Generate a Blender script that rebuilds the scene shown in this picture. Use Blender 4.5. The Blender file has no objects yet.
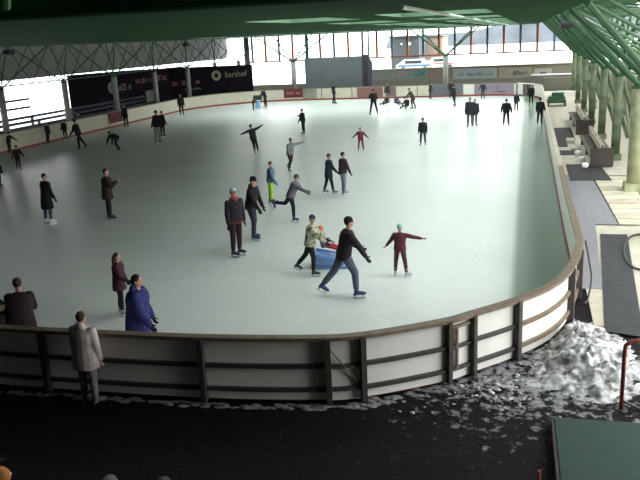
import bpy, bmesh, math, random
from mathutils import Vector, Matrix
R = math.radians
random.seed(7)
C = bpy.context.scene.collection
scene = bpy.context.scene

# ------------------------------------------------------------ camera
CAM_H, FPX, PITCH, YAW, ROLL = 5.8, 749.2, 0.263, 0.274, -0.047
_F = Vector((-math.sin(YAW)*math.cos(PITCH), math.cos(YAW)*math.cos(PITCH), -math.sin(PITCH)))
_R0 = _F.cross(Vector((0, 0, 1))).normalized(); _U0 = _R0.cross(_F)
_R = math.cos(ROLL)*_R0 + math.sin(ROLL)*_U0
_U = -math.sin(ROLL)*_R0 + math.cos(ROLL)*_U0
cd = bpy.data.cameras.new('camera'); cam = bpy.data.objects.new('camera', cd); C.objects.link(cam)
cd.sensor_width = 36; cd.lens = FPX/640*36; cd.clip_end = 2000; cd.clip_start = 0.05
mw = Matrix((_R, _U, -_F)).transposed().to_4x4(); mw.translation = Vector((0, 0, CAM_H))
cam.matrix_world = mw
scene.camera = cam

def at(px, py, z=0.0):
    d = _F + _R*((px-320)/FPX) - _U*((py-240)/FPX)
    return Vector((0, 0, CAM_H)) + d*((z-CAM_H)/d.z)
def atY(px, py, Y):
    d = _F + _R*((px-320)/FPX) - _U*((py-240)/FPX)
    return Vector((0, 0, CAM_H)) + d*(Y/d.y)

# ------------------------------------------------------------ sky, exposure
w = bpy.data.worlds.new('overcast'); scene.world = w; w.use_nodes = True
nt = w.node_tree; nt.nodes.clear()
wo = nt.nodes.new('ShaderNodeOutputWorld'); wb = nt.nodes.new('ShaderNodeBackground')
tc = nt.nodes.new('ShaderNodeTexCoord'); sx = nt.nodes.new('ShaderNodeSeparateXYZ'); rp = nt.nodes.new('ShaderNodeValToRGB')
nt.links.new(tc.outputs['Generated'], sx.inputs[0]); nt.links.new(sx.outputs['Z'], rp.inputs[0])
rp.color_ramp.elements[0].position = 0.0; rp.color_ramp.elements[0].color = (1.0, 1.0, 0.98, 1)
rp.color_ramp.elements[1].position = 0.6; rp.color_ramp.elements[1].color = (0.95, 1.0, 0.97, 1)
nt.links.new(rp.outputs[0], wb.inputs[0]); nt.links.new(wb.outputs[0], wo.inputs[0])
wb.inputs['Strength'].default_value = 3.6
vs = scene.view_settings
vs.view_transform = 'Standard'; vs.look = 'None'; vs.gamma = 1.0; vs.use_curve_mapping = False
vs.exposure = 1.0
try:
    scene.cycles.use_denoising = True
    scene.cycles.max_bounces = 8; scene.cycles.diffuse_bounces = 5
    scene.cycles.sample_clamp_indirect = 6
except Exception:
    pass

# ------------------------------------------------------------ materials
_m = {}
def mat(name, col, rough=0.7, metal=0.0, var=0.0, scale=4.0, bump=0.0, col2=None, spec=0.5, stretch=None):
    if name in _m: return _m[name]
    m = bpy.data.materials.new(name); m.use_nodes = True
    n = m.node_tree; b = n.nodes['Principled BSDF']
    b.inputs['Roughness'].default_value = rough; b.inputs['Metallic'].default_value = metal
    b.inputs['Specular IOR Level'].default_value = spec
    c = (*col, 1)
    b.inputs['Base Color'].default_value = c
    if var or col2 or bump:
        t = n.nodes.new('ShaderNodeTexCoord'); no = n.nodes.new('ShaderNodeTexNoise')
        no.inputs['Scale'].default_value = scale; no.inputs['Detail'].default_value = 4
        if stretch:
            mp = n.nodes.new('ShaderNodeMapping'); mp.inputs['Scale'].default_value = stretch
            n.links.new(t.outputs['Object'], mp.inputs[0]); n.links.new(mp.outputs[0], no.inputs['Vector'])
        else: n.links.new(t.outputs['Object'], no.inputs['Vector'])
        r = n.nodes.new('ShaderNodeValToRGB')
        c2 = col2 if col2 else tuple(x*(1-var) for x in col)
        r.color_ramp.elements[0].position = .35; r.color_ramp.elements[1].position = .65
        r.color_ramp.elements[0].color = c; r.color_ramp.elements[1].color = (*c2, 1)
        n.links.new(no.outputs['Fac'], r.inputs[0]); n.links.new(r.outputs[0], b.inputs['Base Color'])
        if bump:
            bp = n.nodes.new('ShaderNodeBump'); bp.inputs['Strength'].default_value = bump; bp.inputs['Distance'].default_value = .03
            n.links.new(no.outputs['Fac'], bp.inputs['Height']); n.links.new(bp.outputs[0], b.inputs['Normal'])
    _m[name] = m
    return m
def cloth(col, rough=0.85):
    return mat('cloth_%.3f_%.3f_%.3f' % tuple(col), col, rough, var=.25, scale=14, spec=.2)

def ice_mat():
    m = bpy.data.materials.new('ice'); m.use_nodes = True; n = m.node_tree; b = n.nodes['Principled BSDF']
    t = n.nodes.new('ShaderNodeTexCoord')
    a = n.nodes.new('ShaderNodeTexNoise'); a.inputs['Scale'].default_value = .22; a.inputs['Detail'].default_value = 6
    s = n.nodes.new('ShaderNodeTexNoise'); s.inputs['Scale'].default_value = 3.0; s.inputs['Detail'].default_value = 8; s.inputs['Distortion'].default_value = 2.5
    n.links.new(t.outputs['Object'], a.inputs['Vector']); n.links.new(t.outputs['Object'], s.inputs['Vector'])
    r = n.nodes.new('ShaderNodeValToRGB'); r.color_ramp.elements[0].position = .3; r.color_ramp.elements[1].position = .7
    r.color_ramp.elements[0].color = (.56, .585, .57, 1); r.color_ramp.elements[1].color = (.64, .66, .645, 1)
    mx = n.nodes.new('ShaderNodeMix'); mx.data_type = 'RGBA'; mx.blend_type = 'MIX'
    r2 = n.nodes.new('ShaderNodeValToRGB'); r2.color_ramp.elements[0].position = .55; r2.color_ramp.elements[1].position = .72
    r2.color_ramp.elements[0].color = (0, 0, 0, 1); r2.color_ramp.elements[1].color = (.6, .6, .6, 1)
    n.links.new(a.outputs['Fac'], r.inputs[0]); n.links.new(s.outputs['Fac'], r2.inputs[0])
    n.links.new(r2.outputs[0], mx.inputs['Factor']); n.links.new(r.outputs[0], mx.inputs['A'])
    mx.inputs['B'].default_value = (.76, .77, .76, 1)
    n.links.new(mx.outputs['Result'], b.inputs['Base Color'])
    rr = n.nodes.new('ShaderNodeMapRange'); rr.inputs['From Min'].default_value = .35; rr.inputs['From Max'].default_value = .65
    rr.inputs['To Min'].default_value = .30; rr.inputs['To Max'].default_value = .37
    n.links.new(s.outputs['Fac'], rr.inputs[0]); n.links.new(rr.outputs[0], b.inputs['Roughness'])
    bp = n.nodes.new('ShaderNodeBump'); bp.inputs['Strength'].default_value = .03; bp.inputs['Distance'].default_value = .02
    n.links.new(s.outputs['Fac'], bp.inputs['Height']); n.links.new(bp.outputs[0], b.inputs['Normal'])
    # base colour turns darker green in a strip along the right-hand boards
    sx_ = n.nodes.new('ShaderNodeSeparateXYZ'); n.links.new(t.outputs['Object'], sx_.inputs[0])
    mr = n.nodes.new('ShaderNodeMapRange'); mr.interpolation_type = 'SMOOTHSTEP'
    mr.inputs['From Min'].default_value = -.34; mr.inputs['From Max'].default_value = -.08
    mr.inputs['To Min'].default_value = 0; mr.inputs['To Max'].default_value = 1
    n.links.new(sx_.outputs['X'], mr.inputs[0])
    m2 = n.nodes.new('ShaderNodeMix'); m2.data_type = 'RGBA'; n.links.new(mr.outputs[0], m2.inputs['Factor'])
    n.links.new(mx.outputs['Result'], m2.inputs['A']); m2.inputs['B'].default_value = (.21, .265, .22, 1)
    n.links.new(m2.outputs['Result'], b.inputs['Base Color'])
    b.inputs['IOR'].default_value = 1.31; b.inputs['Specular IOR Level'].default_value = .28
    return m
def glass_mat():
    m = bpy.data.materials.new('window_glass'); m.use_nodes = True; n = m.node_tree; n.nodes.clear()
    o = n.nodes.new('ShaderNodeOutputMaterial'); tr = n.nodes.new('ShaderNodeBsdfTransparent'); g = n.nodes.new('ShaderNodeBsdfGlossy')
    g.inputs['Roughness'].default_value = .05; tr.inputs[0].default_value = (.95, .98, .97, 1)
    mx = n.nodes.new('ShaderNodeMixShader'); mx.inputs[0].default_value = .07
    n.links.new(tr.outputs[0], mx.inputs[1]); n.links.new(g.outputs[0], mx.inputs[2]); n.links.new(mx.outputs[0], o.inputs[0])
    return m
def snow_ground_mat():       # dirty snow scattered over wet black asphalt
    m = bpy.data.materials.new('asphalt_with_snow'); m.use_nodes = True; n = m.node_tree; b = n.nodes['Principled BSDF']
    t = n.nodes.new('ShaderNodeTexCoord')
    no = n.nodes.new('ShaderNodeTexNoise'); no.inputs['Scale'].default_value = 5.5; no.inputs['Detail'].default_value = 7; no.inputs['Roughness'].default_value = .65
    n.links.new(t.outputs['Object'], no.inputs['Vector'])
    # distance to the heap's centre line decides how much snow lies about
    sep = n.nodes.new('ShaderNodeVectorMath'); sep.operation = 'DISTANCE'; sep.inputs[1].default_value = (0.2, 12.6, 0)
    n.links.new(t.outputs['Object'], sep.inputs[0])
    mr = n.nodes.new('ShaderNodeMapRange'); mr.inputs['From Min'].default_value = .8; mr.inputs['From Max'].default_value = 3.6
    mr.inputs['To Min'].default_value = .07; mr.inputs['To Max'].default_value = -.17
    n.links.new(sep.outputs['Value'], mr.inputs[0])
    ad = n.nodes.new('ShaderNodeMath'); ad.operation = 'ADD'
    n.links.new(no.outputs['Fac'], ad.inputs[0]); n.links.new(mr.outputs[0], ad.inputs[1])
    r = n.nodes.new('ShaderNodeValToRGB'); r.color_ramp.elements[0].position = .5; r.color_ramp.elements[1].position = .62
    r.color_ramp.elements[0].color = (.008, .006, .008, 1); r.color_ramp.elements[1].color = (.27, .27, .29, 1)
    n.links.new(ad.outputs[0], r.inputs[0]); n.links.new(r.outputs[0], b.inputs['Base Color'])
    b.inputs['Roughness'].default_value = .75
    b.inputs['Specular IOR Level'].default_value = .1
    bp = n.nodes.new('ShaderNodeBump'); bp.inputs['Strength'].default_value = .6; bp.inputs['Distance'].default_value = .06
    n.links.new(ad.outputs[0], bp.inputs['Height']); n.links.new(bp.outputs[0], b.inputs['Normal'])
    return m
def camo_mat():
    m = bpy.data.materials.new('camouflage'); m.use_nodes = True; n = m.node_tree; b = n.nodes['Principled BSDF']
    t = n.nodes.new('ShaderNodeTexCoord'); no = n.nodes.new('ShaderNodeTexNoise'); no.inputs['Scale'].default_value = 9
    n.links.new(t.outputs['Object'], no.inputs['Vector']); r = n.nodes.new('ShaderNodeValToRGB'); r.color_ramp.interpolation = 'CONSTANT'
    e = r.color_ramp.elements; e[0].color = (.09, .10, .05, 1); e[1].position = .44; e[1].color = (.45, .45, .36, 1)
    x = e.new(.52); x.color = (.22, .25, .15, 1); x = e.new(.6); x.color = (.55, .54, .46, 1)
    n.links.new(no.outputs['Fac'], r.inputs[0]); n.links.new(r.outputs[0], b.inputs['Base Color']); b.inputs['Roughness'].default_value = .9
    return m

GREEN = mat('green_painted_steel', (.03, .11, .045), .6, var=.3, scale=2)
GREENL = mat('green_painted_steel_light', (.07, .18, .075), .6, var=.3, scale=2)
CEIL = mat('green_ceiling_sheet', (.012, .075, .022), .85, spec=.08, var=.25, scale=1.2, stretch=(.3, 2, 1))
DARK = mat('dark_steel', (.03, .03, .032), .5)
BROWNRAIL = mat('brown_weathered_rail', (.20, .145, .10), .6, var=.35, scale=6)
RAILD = mat('dark_painted_rail', (.06, .05, .045), .55, var=.3, scale=6)
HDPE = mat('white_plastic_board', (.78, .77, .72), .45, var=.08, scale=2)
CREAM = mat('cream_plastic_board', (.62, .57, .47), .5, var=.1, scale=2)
KICK = mat('red_kick_strip', (.28, .05, .04), .5)
CONC = mat('pale_concrete', (.50, .46, .38), .85, var=.22, scale=3, bump=.1)
COLM = mat('cream_column_paint', (.40, .39, .25), .7, var=.3, scale=2.5, col2=(.22, .27, .15))
COLG = mat('green_grey_column_paint', (.06, .10, .05), .7, scale=2.0, col2=(.17, .20, .12))
COLL = mat('grey_column_paint', (.33, .33, .31), .7, var=.2, scale=2)
RUBBER = mat('dark_rubber_mat', (.02, .02, .024), .8, var=.3, scale=8)
GREYP = mat('grey_rubber_path', (.21, .21, .235), .85, var=.15, scale=5)
WOOD = mat('pale_wood_planks', (.52, .47, .37), .75, var=.3, scale=3, stretch=(.6, 6, 1))
DWOOD = mat('dark_wood', (.06, .045, .04), .7, var=.3, scale=5)
SNOW = mat('dirty_snow', (.68, .68, .70), .85, scale=7, col2=(.11, .105, .10), bump=.7)
GSNOW = mat('grey_trodden_snow', (.30, .30, .31), .9, scale=9, col2=(.10, .10, .10), bump=1.0)
GLASS = glass_mat()
CAMO = camo_mat()

# ------------------------------------------------------------ object helpers
def mesh_obj(name, verts, faces, m, parent=None, smooth=False):
    me = bpy.data.meshes.new(name); me.from_pydata([tuple(v) for v in verts], [], faces)
    bm = bmesh.new(); bm.from_mesh(me); bmesh.ops.recalc_face_normals(bm, faces=bm.faces); bm.to_mesh(me); bm.free()
    if smooth: me.polygons.foreach_set('use_smooth', [True]*len(me.polygons))
    if m: me.materials.append(m)
    o = bpy.data.objects.new(name, me); C.objects.link(o)
    if parent: o.parent = parent
    return o
class MB:
    def __init__(s): s.v = []; s.f = []
    def add(s, v, f):
        k = len(s.v); s.v += [Vector(x) for x in v]; s.f += [tuple(i+k for i in q) for q in f]; return s
    def box(s, x0, x1, y0, y1, z0, z1):
        v = [(x, y, z) for z in (z0, z1) for y in (y0, y1) for x in (x0, x1)]
        return s.add(v, [(0, 2, 3, 1), (4, 5, 7, 6), (0, 1, 5, 4), (2, 6, 7, 3), (0, 4, 6, 2), (1, 3, 7, 5)])
    def tube(s, pts, rad, n=10, side=None, cap=True):
        """closed tube through pts; rad = radius or (a,b) per point; a lies along `side`"""
        pts = [Vector(p) for p in pts]; L = len(pts)
        if not isinstance(rad, (list, tuple)): rad = [rad]*L
        rad = [(r, r) if not isinstance(r, (list, tuple)) else r for r in rad]
        base = len(s.v); S = Vector(side) if side else None
        for i, p in enumerate(pts):
            d = (pts[min(i+1, L-1)] - pts[max(i-1, 0)])
            d = d.normalized() if d.length > 1e-9 else Vector((0, 0, 1))
            if S is None:
                S = Vector((1, 0, 0)) if abs(d.x) < .9 else Vector((0, 1, 0))
            a = (S - d*S.dot(d))
            a = a.normalized() if a.length > 1e-6 else d.orthogonal().normalized()
            b = d.cross(a); 
            if side is None: S = a
            for k in range(n):
                t = 2*math.pi*k/n
                s.v.append(p + a*(rad[i][0]*math.cos(t)) + b*(rad[i][1]*math.sin(t)))
        for i in range(L-1):
            for k in range(n):
                q = base+i*n; s.f.append((q+k, q+(k+1) % n, q+n+(k+1) % n, q+n+k))
        if cap:
            s.f.append(tuple(base+k for k in reversed(range(n)))); s.f.append(tuple(base+(L-1)*n+k for k in range(n)))
        return s
    def ell(s, c, r, n=14, m=9, rot=None):
        c = Vector(c); base = len(s.v)
        for i in range(1, m):
            ph = math.pi*i/m
            for k in range(n):
                t = 2*math.pi*k/n
                q = Vector((r[0]*math.sin(ph)*math.cos(t), r[1]*math.sin(ph)*math.sin(t), r[2]*math.cos(ph)))
                s.v.append(c + (rot @ q if rot else q))
        tp = Vector((0, 0, r[2])); s.v.append(c + (rot @ tp if rot else tp)); s.v.append(c - (rot @ tp if rot else tp))
        T = len(s.v)-2
        for i in range(m-2):
            for k in range(n):
                q = base+i*n; s.f.append((q+k, q+n+k, q+n+(k+1) % n, q+(k+1) % n))
        for k in range(n):
            s.f.append((T, base+k, base+(k+1) % n)); q = base+(m-2)*n; s.f.append((T+1, q+(k+1) % n, q+k))
        return s
    def limb(s, p0, p1, r0, r1, side=None, n=12):
        """tapered limb with rounded ends"""
        p0 = Vector(p0); p1 = Vector(p1); d = (p1-p0).normalized()
        f = lambda r, k: (r[0]*k, r[1]*k) if isinstance(r, tuple) else (r*k, r*k)
        m0 = max(r0) if isinstance(r0, tuple) else r0; m1 = max(r1) if isinstance(r1, tuple) else r1
        return s.tube([p0-d*m0*.8, p0-d*m0*.5, p0, p1, p1+d*m1*.5, p1+d*m1*.8],
                      [f(r0, .45), f(r0, .85), f(r0, 1), f(r1, 1), f(r1, .85), f(r1, .45)], n, side)
    def prism(s, outline, z0, z1):
        n = len(outline)
        return s.add([(x, y, z0) for x, y in outline]+[(x, y, z1) for x, y in outline],
                     [tuple(reversed(range(n))), tuple(range(n, 2*n))]+[(i, (i+1) % n, n+(i+1) % n, n+i) for i in range(n)])
    def build(s, name, m, parent=None, smooth=False): return mesh_obj(name, s.v, s.f, m, parent, smooth)
    def remesh(s, name, m, parent=None, voxel=.02, it=2):
        o = mesh_obj(name+'_raw', s.v, s.f, None, None)
        r = o.modifiers.new('r', 'REMESH'); r.mode = 'VOXEL'; r.voxel_size = voxel
        if it:
            q = o.modifiers.new('s', 'SMOOTH'); q.iterations = it; q.factor = .5
        dg = bpy.context.evaluated_depsgraph_get(); me = bpy.data.meshes.new_from_object(o.evaluated_get(dg))
        old = o.data; bpy.data.objects.remove(o); bpy.data.meshes.remove(old)
        me.name = name; me.materials.clear(); me.materials.append(m)
        me.polygons.foreach_set('use_smooth', [True]*len(me.polygons))
        p = bpy.data.objects.new(name, me); C.objects.link(p)
        if parent: p.parent = parent
        return p
def tag(o, label=None, cat=None, group=None, kind=None):
    if label: o['label'] = label
    if cat: o['category'] = cat
    if group: o['group'] = group
    if kind: o['kind'] = kind
    return o
def empty(name, loc=(0, 0, 0), rz=0, label=None, cat=None, group=None, kind=None):
    e = bpy.data.objects.new(name, None); e.empty_display_size = .2; C.objects.link(e)
    e.location = loc; e.rotation_euler = (0, 0, rz)
    return tag(e, label, cat, group, kind)
def copy_tree(o, parent=None):
    c = o.copy(); C.objects.link(c)
    if parent: c.parent = parent
    for ch in list(o.children): copy_tree(ch, c)
    return c
def lettering(txt, size, m, parent, loc, rot, name='lettering', depth=.004):
    cu = bpy.data.curves.new('t', 'FONT'); cu.body = txt; cu.size = size; cu.extrude = depth; cu.align_x = 'CENTER'; cu.align_y = 'CENTER'
    to = bpy.data.objects.new('t', cu); C.objects.link(to)
    dg = bpy.context.evaluated_depsgraph_get(); me = bpy.data.meshes.new_from_object(to.evaluated_get(dg))
    bpy.data.objects.remove(to)
    me.materials.clear(); me.materials.append(m)
    o = bpy.data.objects.new(name, me); C.objects.link(o); o.location = loc; o.rotation_euler = rot
    if parent: o.parent = parent
    return o

# ------------------------------------------------------------ rink outline
def arc(cx, cy, r, a0, a1, n=16): return [(cx+r*math.cos(R(a0+(a1-a0)*i/n)), cy+r*math.sin(R(a0+(a1-a0)*i/n))) for i in range(n+1)]
def catmull(P, n=8):
    out = []
    for i in range(1, len(P)-2):
        a, b, c, d = [Vector((*q, 0)) for q in P[i-1:i+3]]
        for k in range(n):
            t = k/n
            v = .5*((2*b)+(c-a)*t+(2*a-5*b+4*c-d)*t*t+(3*b-3*c+d-a)*t**3); out.append((v.x, v.y))
    return out
near = catmull([(1.15, 28), (1.15, 23), (1.18, 19.2), (1.17, 17.0), (.88, 15.1), (.48, 13.95), (-.12, 13.08), (-.84, 12.3), (-1.3, 11.85),
                (-2.5, 11.08), (-3.4, 10.82), (-5.1, 10.6), (-7.05, 10.5), (-9.1, 10.45), (-12, 10.45), (-16, 10.45)], 8)
path = near + [(-16, 10.45), (-21.5, 10.45)] + arc(-21.5, 18.95, 8.5, -90, -180)[1:] + arc(-20.4, 61.6, 9.6, 180, 90) + arc(-3.9, 66.2, 5.05, 90, 0, 12)
path = [p for i, p in enumerate(path) if i == 0 or (Vector(p)-Vector(path[i-1])).length > 1e-4]
# closed loop, parametrised by length
PL = [Vector((*p, 0)) for p in path]; NP = len(PL)
def dense(pts, step=.25):
    out = []
    for i in range(len(pts)):
        a, b = pts[i], pts[(i+1) % len(pts)]; k = max(1, int((b-a).length/step))
        out += [a+(b-a)*(j/k) for j in range(k)]
    return out
PL = dense(PL); NP = len(PL)
NR = []
for i in range(NP):
    d = (PL[(i+1) % NP]-PL[i-1]).normalized(); NR.append(Vector((-d.y, d.x, 0)))   # outward (path runs clockwise)
def idx(x, y):
    return min(range(NP), key=lambda i: (PL[i].x-x)**2+(PL[i].y-y)**2)
# make sure normals point outwards
_c = Vector((-14, 40, 0))
NR = [n if n.dot(p-_c) > 0 else -n for n, p in zip(NR, PL)]
def run(i0, i1):
    r = [i0]
    while r[-1] != i1: r.append((r[-1]+1) % NP)
    return r
def bar(mb, ids, z0, z1, o0, o1):
    base = len(mb.v)
    for i in ids:
        a = PL[i]+NR[i]*o0; b = PL[i]+NR[i]*o1
        mb.v += [Vector((a.x, a.y, z0)), Vector((b.x, b.y, z0)), Vector((b.x, b.y, z1)), Vector((a.x, a.y, z1))]
    n = len(ids)
    for k in range(n-1):
        q = base+4*k
        for j in range(4): mb.f.append((q+j, q+(j+1) % 4, q+4+(j+1) % 4, q+4+j))
    mb.f.append((base+3, base+2, base+1, base)); q = base+4*(n-1); mb.f.append((q, q+1, q+2, q+3))
    return mb
def post(i, z0, z1, o0, o1, wd):
    mb = MB(); p, n = PL[i], NR[i]; t = Vector((-n.y, n.x, 0))
    v = []
    for z in (z0, z1):
        for a, b in ((o0, -wd/2), (o1, -wd/2), (o1, wd/2), (o0, wd/2)): v.append(p+n*a+t*b+Vector((0, 0, z)))
    return mb.add(v, [(3, 2, 1, 0), (4, 5, 6, 7), (0, 1, 5, 4), (1, 2, 6, 5), (2, 3, 7, 6), (3, 0, 4, 7)])

# ------------------------------------------------------------ ground and ice
t = empty('notice_board', (-31.55, 60.0, 0), R(90), 'small grey-green notice board above the curved boards, left of the dark banners lettering', 'sign')
MB().box(-.75, .75, -.04, .04, 1.15, 2.1).build('board', mat('grey_green_board', (.16, .17, .15), .7), t)
for sx in (-1, 1): MB().box(sx*.6-.04, sx*.6+.04, -.04, .04, -.05, 1.15).build('leg', DARK, t)
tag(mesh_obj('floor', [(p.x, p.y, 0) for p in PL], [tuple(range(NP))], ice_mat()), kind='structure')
def structbox(name, x0, x1, y0, y1, z0, z1, m):
    return tag(MB().box(x0, x1, y0, y1, z0, z1).build(name, m), kind='structure')
o = mesh_obj('ground', [(-16, -12, -.03), (30, -12, -.03), (30, 90, -.03), (-16, 90, -.03)], [(0, 1, 2, 3)], snow_ground_mat()); tag(o, kind='structure')
o = mesh_obj('ground', [(-31.9, -12, -.03), (-16, -12, -.03), (-16, 90, -.03), (-31.9, 90, -.03)], [(0, 1, 2, 3)], mat('dark_asphalt', (.006, .004, .005), .9, spec=.1)); tag(o, kind='structure')
o = mesh_obj('ground', [(-260, -60, -.05), (-31.9, -60, -.05), (-31.9, 400, -.05), (-260, 400, -.05)], [(0, 1, 2, 3)], mat('snowy_ground', (.8, .82, .86), .8, var=.1, scale=.3)); tag(o, kind='structure')
o = mesh_obj('ground', [(-31.9, 90, -.05), (120, 90, -.05), (120, 400, -.05), (-31.9, 400, -.05)], [(0, 1, 2, 3)], mat('snowy_ground', (.8, .82, .86), .8)); tag(o, kind='structure')
def slab(name, pts, z, m, th=.03):
    return tag(MB().prism(pts, z-th, z).build(name, m), kind='structure')
# right-hand walkway
slab('walkway', [(1.42, 14.9), (1.6, 14.9), (1.80, 17.2), (1.42, 17.2)], 0.0, CONC)
slab('walkway', [(1.30, 23.2), (4.2, 23.2), (4.2, 14.6), (1.5, 14.9), (1.5, 17.4), (1.35, 20)], -.004, CONC, .02)
slab('path', [(1.30, 17.2), (1.78, 17.2), (2.10, 23.3), (2.75, 23.3), (2.55, 31.5), (1.30, 31.5)], .012, GREYP)
slab('walkway', [(1.30, 31.5), (8, 31.5), (8, 75), (1.30, 75)], -.002, CONC, .02)
slab('walkway', [(4.2, 14.0), (10, 14.0), (10, 31.5), (4.2, 31.5)], -.003, CONC, .02)
# ------------------------------------------------------------ roof
def ceiling():
    e = empty('ceiling', kind='structure')
    pts = []
    # sheet with a rounded near lip and a rounded right lip
    x0, x1, y0, y1, z = -30.6, 1.15, 8.65, 84.5, 6.2
    # skylight wells added to light the ice, piercing the sheet in a grid
    hx = [(-5.8, -4.0), (-3.0, -.8)]
    hy = [(15.4+6.75*k, (19.0 if k < 2 else 20.2)+6.75*k) for k in range(10)]
    xs = sorted([x0, x1-.3, x1-.12, x1]+[v for h in hx for v in h]+[v for h in [(-25.6, -22.8), (-20.6, -17.8), (-15.6, -12.8), (-10.6, -7.8)] for v in h]+[-28])
    prof = [(y0, z+.42), (y0, z+.08), (y0+.04, z+.03), (y0+.12, z)]+[(v, z) for h in hy for v in h]+[(y1, z)]
    n = len(prof); ys = [p_[0] for p_ in prof]
    hxf = [(-25.6, -22.8), (-20.6, -17.8), (-15.6, -12.8), (-10.6, -7.8)]           # extra skylights added over the far third only, to brighten that end
    hole = lambda i, j: (any(abs(xs[i]-a_) < 1e-6 for a_, b_ in hx) or (ys[j] > 52 and any(abs(xs[i]-a_) < 1e-6 for a_, b_ in hxf))) and any(abs(ys[j]-a_) < 1e-6 for a_, b_ in hy)
    def grid(h, skip3):
        mb = MB()
        for x in xs:
            lift = 0 if x < x1-.2 else (.03 if x < x1-.05 else .10)
            mb.v += [Vector((x, y, (q+lift) if h is None else h)) for y, q in prof]
        for i in range(len(xs)-1):
            for j in range(skip3, n-1):
                if not hole(i, j): mb.f.append((i*n+j, (i+1)*n+j, (i+1)*n+j+1, i*n+j+1))
        return mb
    grid(None, 0).build('ceiling_sheet', CEIL, e)
    grid(z+.5, 3).build('roof_deck', DARK, e)
    WELL = mat('pale_green_well', (.08, .15, .09), .7)
    for a_, b_ in hx+hxf:
        for c_, d_ in hy:
            if c_ < 52 and (a_, b_) in hxf: continue
            v = [(x, y, q) for q in (z, z+.5) for x, y in ((a_, c_), (b_, c_), (b_, d_), (a_, d_))]
            MB().add(v, [(0, 1, 5, 4), (1, 2, 6, 5), (2, 3, 7, 6), (3, 0, 4, 7)]).build('added_skylight_well', WELL, e)
            MB().box(a_, b_, c_, d_, z+.5, z+.51).build('added_skylight_pane', GLASS, e)
    MB().box(x1-.06, x1+.02, y0+.02, y1, z+.1, z+.6).build('edge_beam', CEIL, e)
    MB().box(x0-.02, x0+.06, y0+.02, y1, z, z+.6).build('edge_beam', CEIL, e)
    # near part of the roof: open space frame under a dark deck
    MB().box(1.3, 5.2, 8.6, 84, 7.3, 7.45).build('roof_deck', DARK, e)  # deck added over the right lattice to darken the walkway
    MB().box(-34, 9, -6, 8.6, 8.4, 8.6).build('roof_deck', DARK, e)
    for x in [-30+3.4*i for i in range(12)]:
        MB().tube([(x, 8.3, 6.35), (x-1.7, 6.6, 8.3)], .07, 8).build('strut', GREENL, e)
        MB().tube([(x, 8.3, 6.35), (x+1.7, 6.6, 8.3)], .07, 8).build('strut', GREENL, e)
        MB().tube([(x, 8.3, 6.35), (x, 8.55, 8.3)], .04, 8).build('strut', GREEN, e)
    MB().tube([(-34, 8.5, 8.3), (7, 8.5, 8.3)], .07, 8).build('chord', GREEN, e)
    return e
ceiling()
structbox('roof_trim', -34.2, -30.6, 8.6, 84.5, 6.9, 7.1, mat('pale_grey_roof', (.35, .35, .34), .8))
t = MB().tube([(-1.5, 9.5, 6.12), (-1.5, 60, 6.12)], .03, 8).build('conduit_pipe', mat('pale_pipe', (.45, .5, .42), .5))
tag(t, 'thin pale pipe running lengthwise just under the green ceiling', 'pipe')
# loudspeakers hanging from the ceiling edges
def loudspeaker(px, py, Y, label, s=.4):
    p = atY(px, py, Y)
    t = empty('loudspeaker', (p.x, p.y, p.z), R(random.uniform(-20, 20)), label, 'loudspeaker')
    MB().tube([(-s/2, 0, 0), (s/2, 0, 0)], [(s*.45, s*.3)]*2, 12).build('cabinet', DARK, t)
    MB().tube([(0, 0, s*.3), (0, 0, max(.3, 6.2-p.z))], .02, 6).build('hanger', DARK, t)
loudspeaker(186, 44.5, 46, 'dark loudspeaker hung under the left half of the ceiling')
loudspeaker(9, 52.5, 34, 'dark loudspeaker hung at the far left under the ceiling edge', .45)
loudspeaker(566, 25, 30, 'dark loudspeaker at the right end of the green ceiling', .4)

# ------------------------------------------------------------ columns with inverted-pyramid struts
def column(x, y, w, m, label, group, zc=3.62, spread=(2.3, 3.375), inward=1, zt=6.2, sr=.07, base=True, rake=False):
    t = empty('column', (x, y, 0), 0, label, 'column', group)
    MB().tube([(0, 0, 0), (0, 0, zc)], w/2, 16).build('shaft', m, t, True)
    if base: MB().box(-w*.62, w*.62, -w*.62, w*.62, -.02, .28).build('plinth', m, t)
    MB().tube([(0, 0, zc-.1), (0, 0, zc+.08)], [w*.42, w*.6], 12).build('capital', GREEN, t)
    for sx in (-1, 1):
        for sy in (-1, 1):
            MB().tube([(0, 0, zc), (sx*spread[0], sy*spread[1], zt+.1)], sr, 8).build('strut', GREEN, t)
    if rake: MB().tube([(.1, 0, zc-.1), (1.35, .25, 0)], .10, 8).build('raking_strut', COLG, t); MB().tube([(.1, 0, zc-.1), (1.0, 2.2, 0)], .07, 8).build('raking_strut', CREAMG, t)
    return t
CREAMG = mat('pale_green_paint', (.42, .46, .34), .7)
LX, RX = -31.1, 3.85
ORD = ['nearest', 'second', 'third', 'fourth', 'fifth', 'sixth', 'seventh', 'eighth', 'ninth']
for k in range(9):
    column(LX, 26.5+6.75*k, .42, COLL, 'grey round column behind the left rink boards, %s from the camera' % ORD[k], 'columns along the left side', spread=(1.6, 3.375), sr=.05, base=False)
for k in range(8):
    column(RX, 21.75+6.75*k, (.62 if k < 2 else .38), COLM if k < 2 else COLG, 'cream and green round column beside the right walkway, %s from the camera' % ORD[k], 'columns along the right side', spread=(2.6, 3.375), sr=.085, rake=k > 1)
for x in (-22.6, -7.5):
    column(x, 73.6, .5, COLL, 'grey column behind the far rink boards, %s' % ('left of the dark screen wall' if x < -20 else 'right of the low parapet notices'), None, spread=(3.0, 3.0), sr=.07, base=False)

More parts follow.
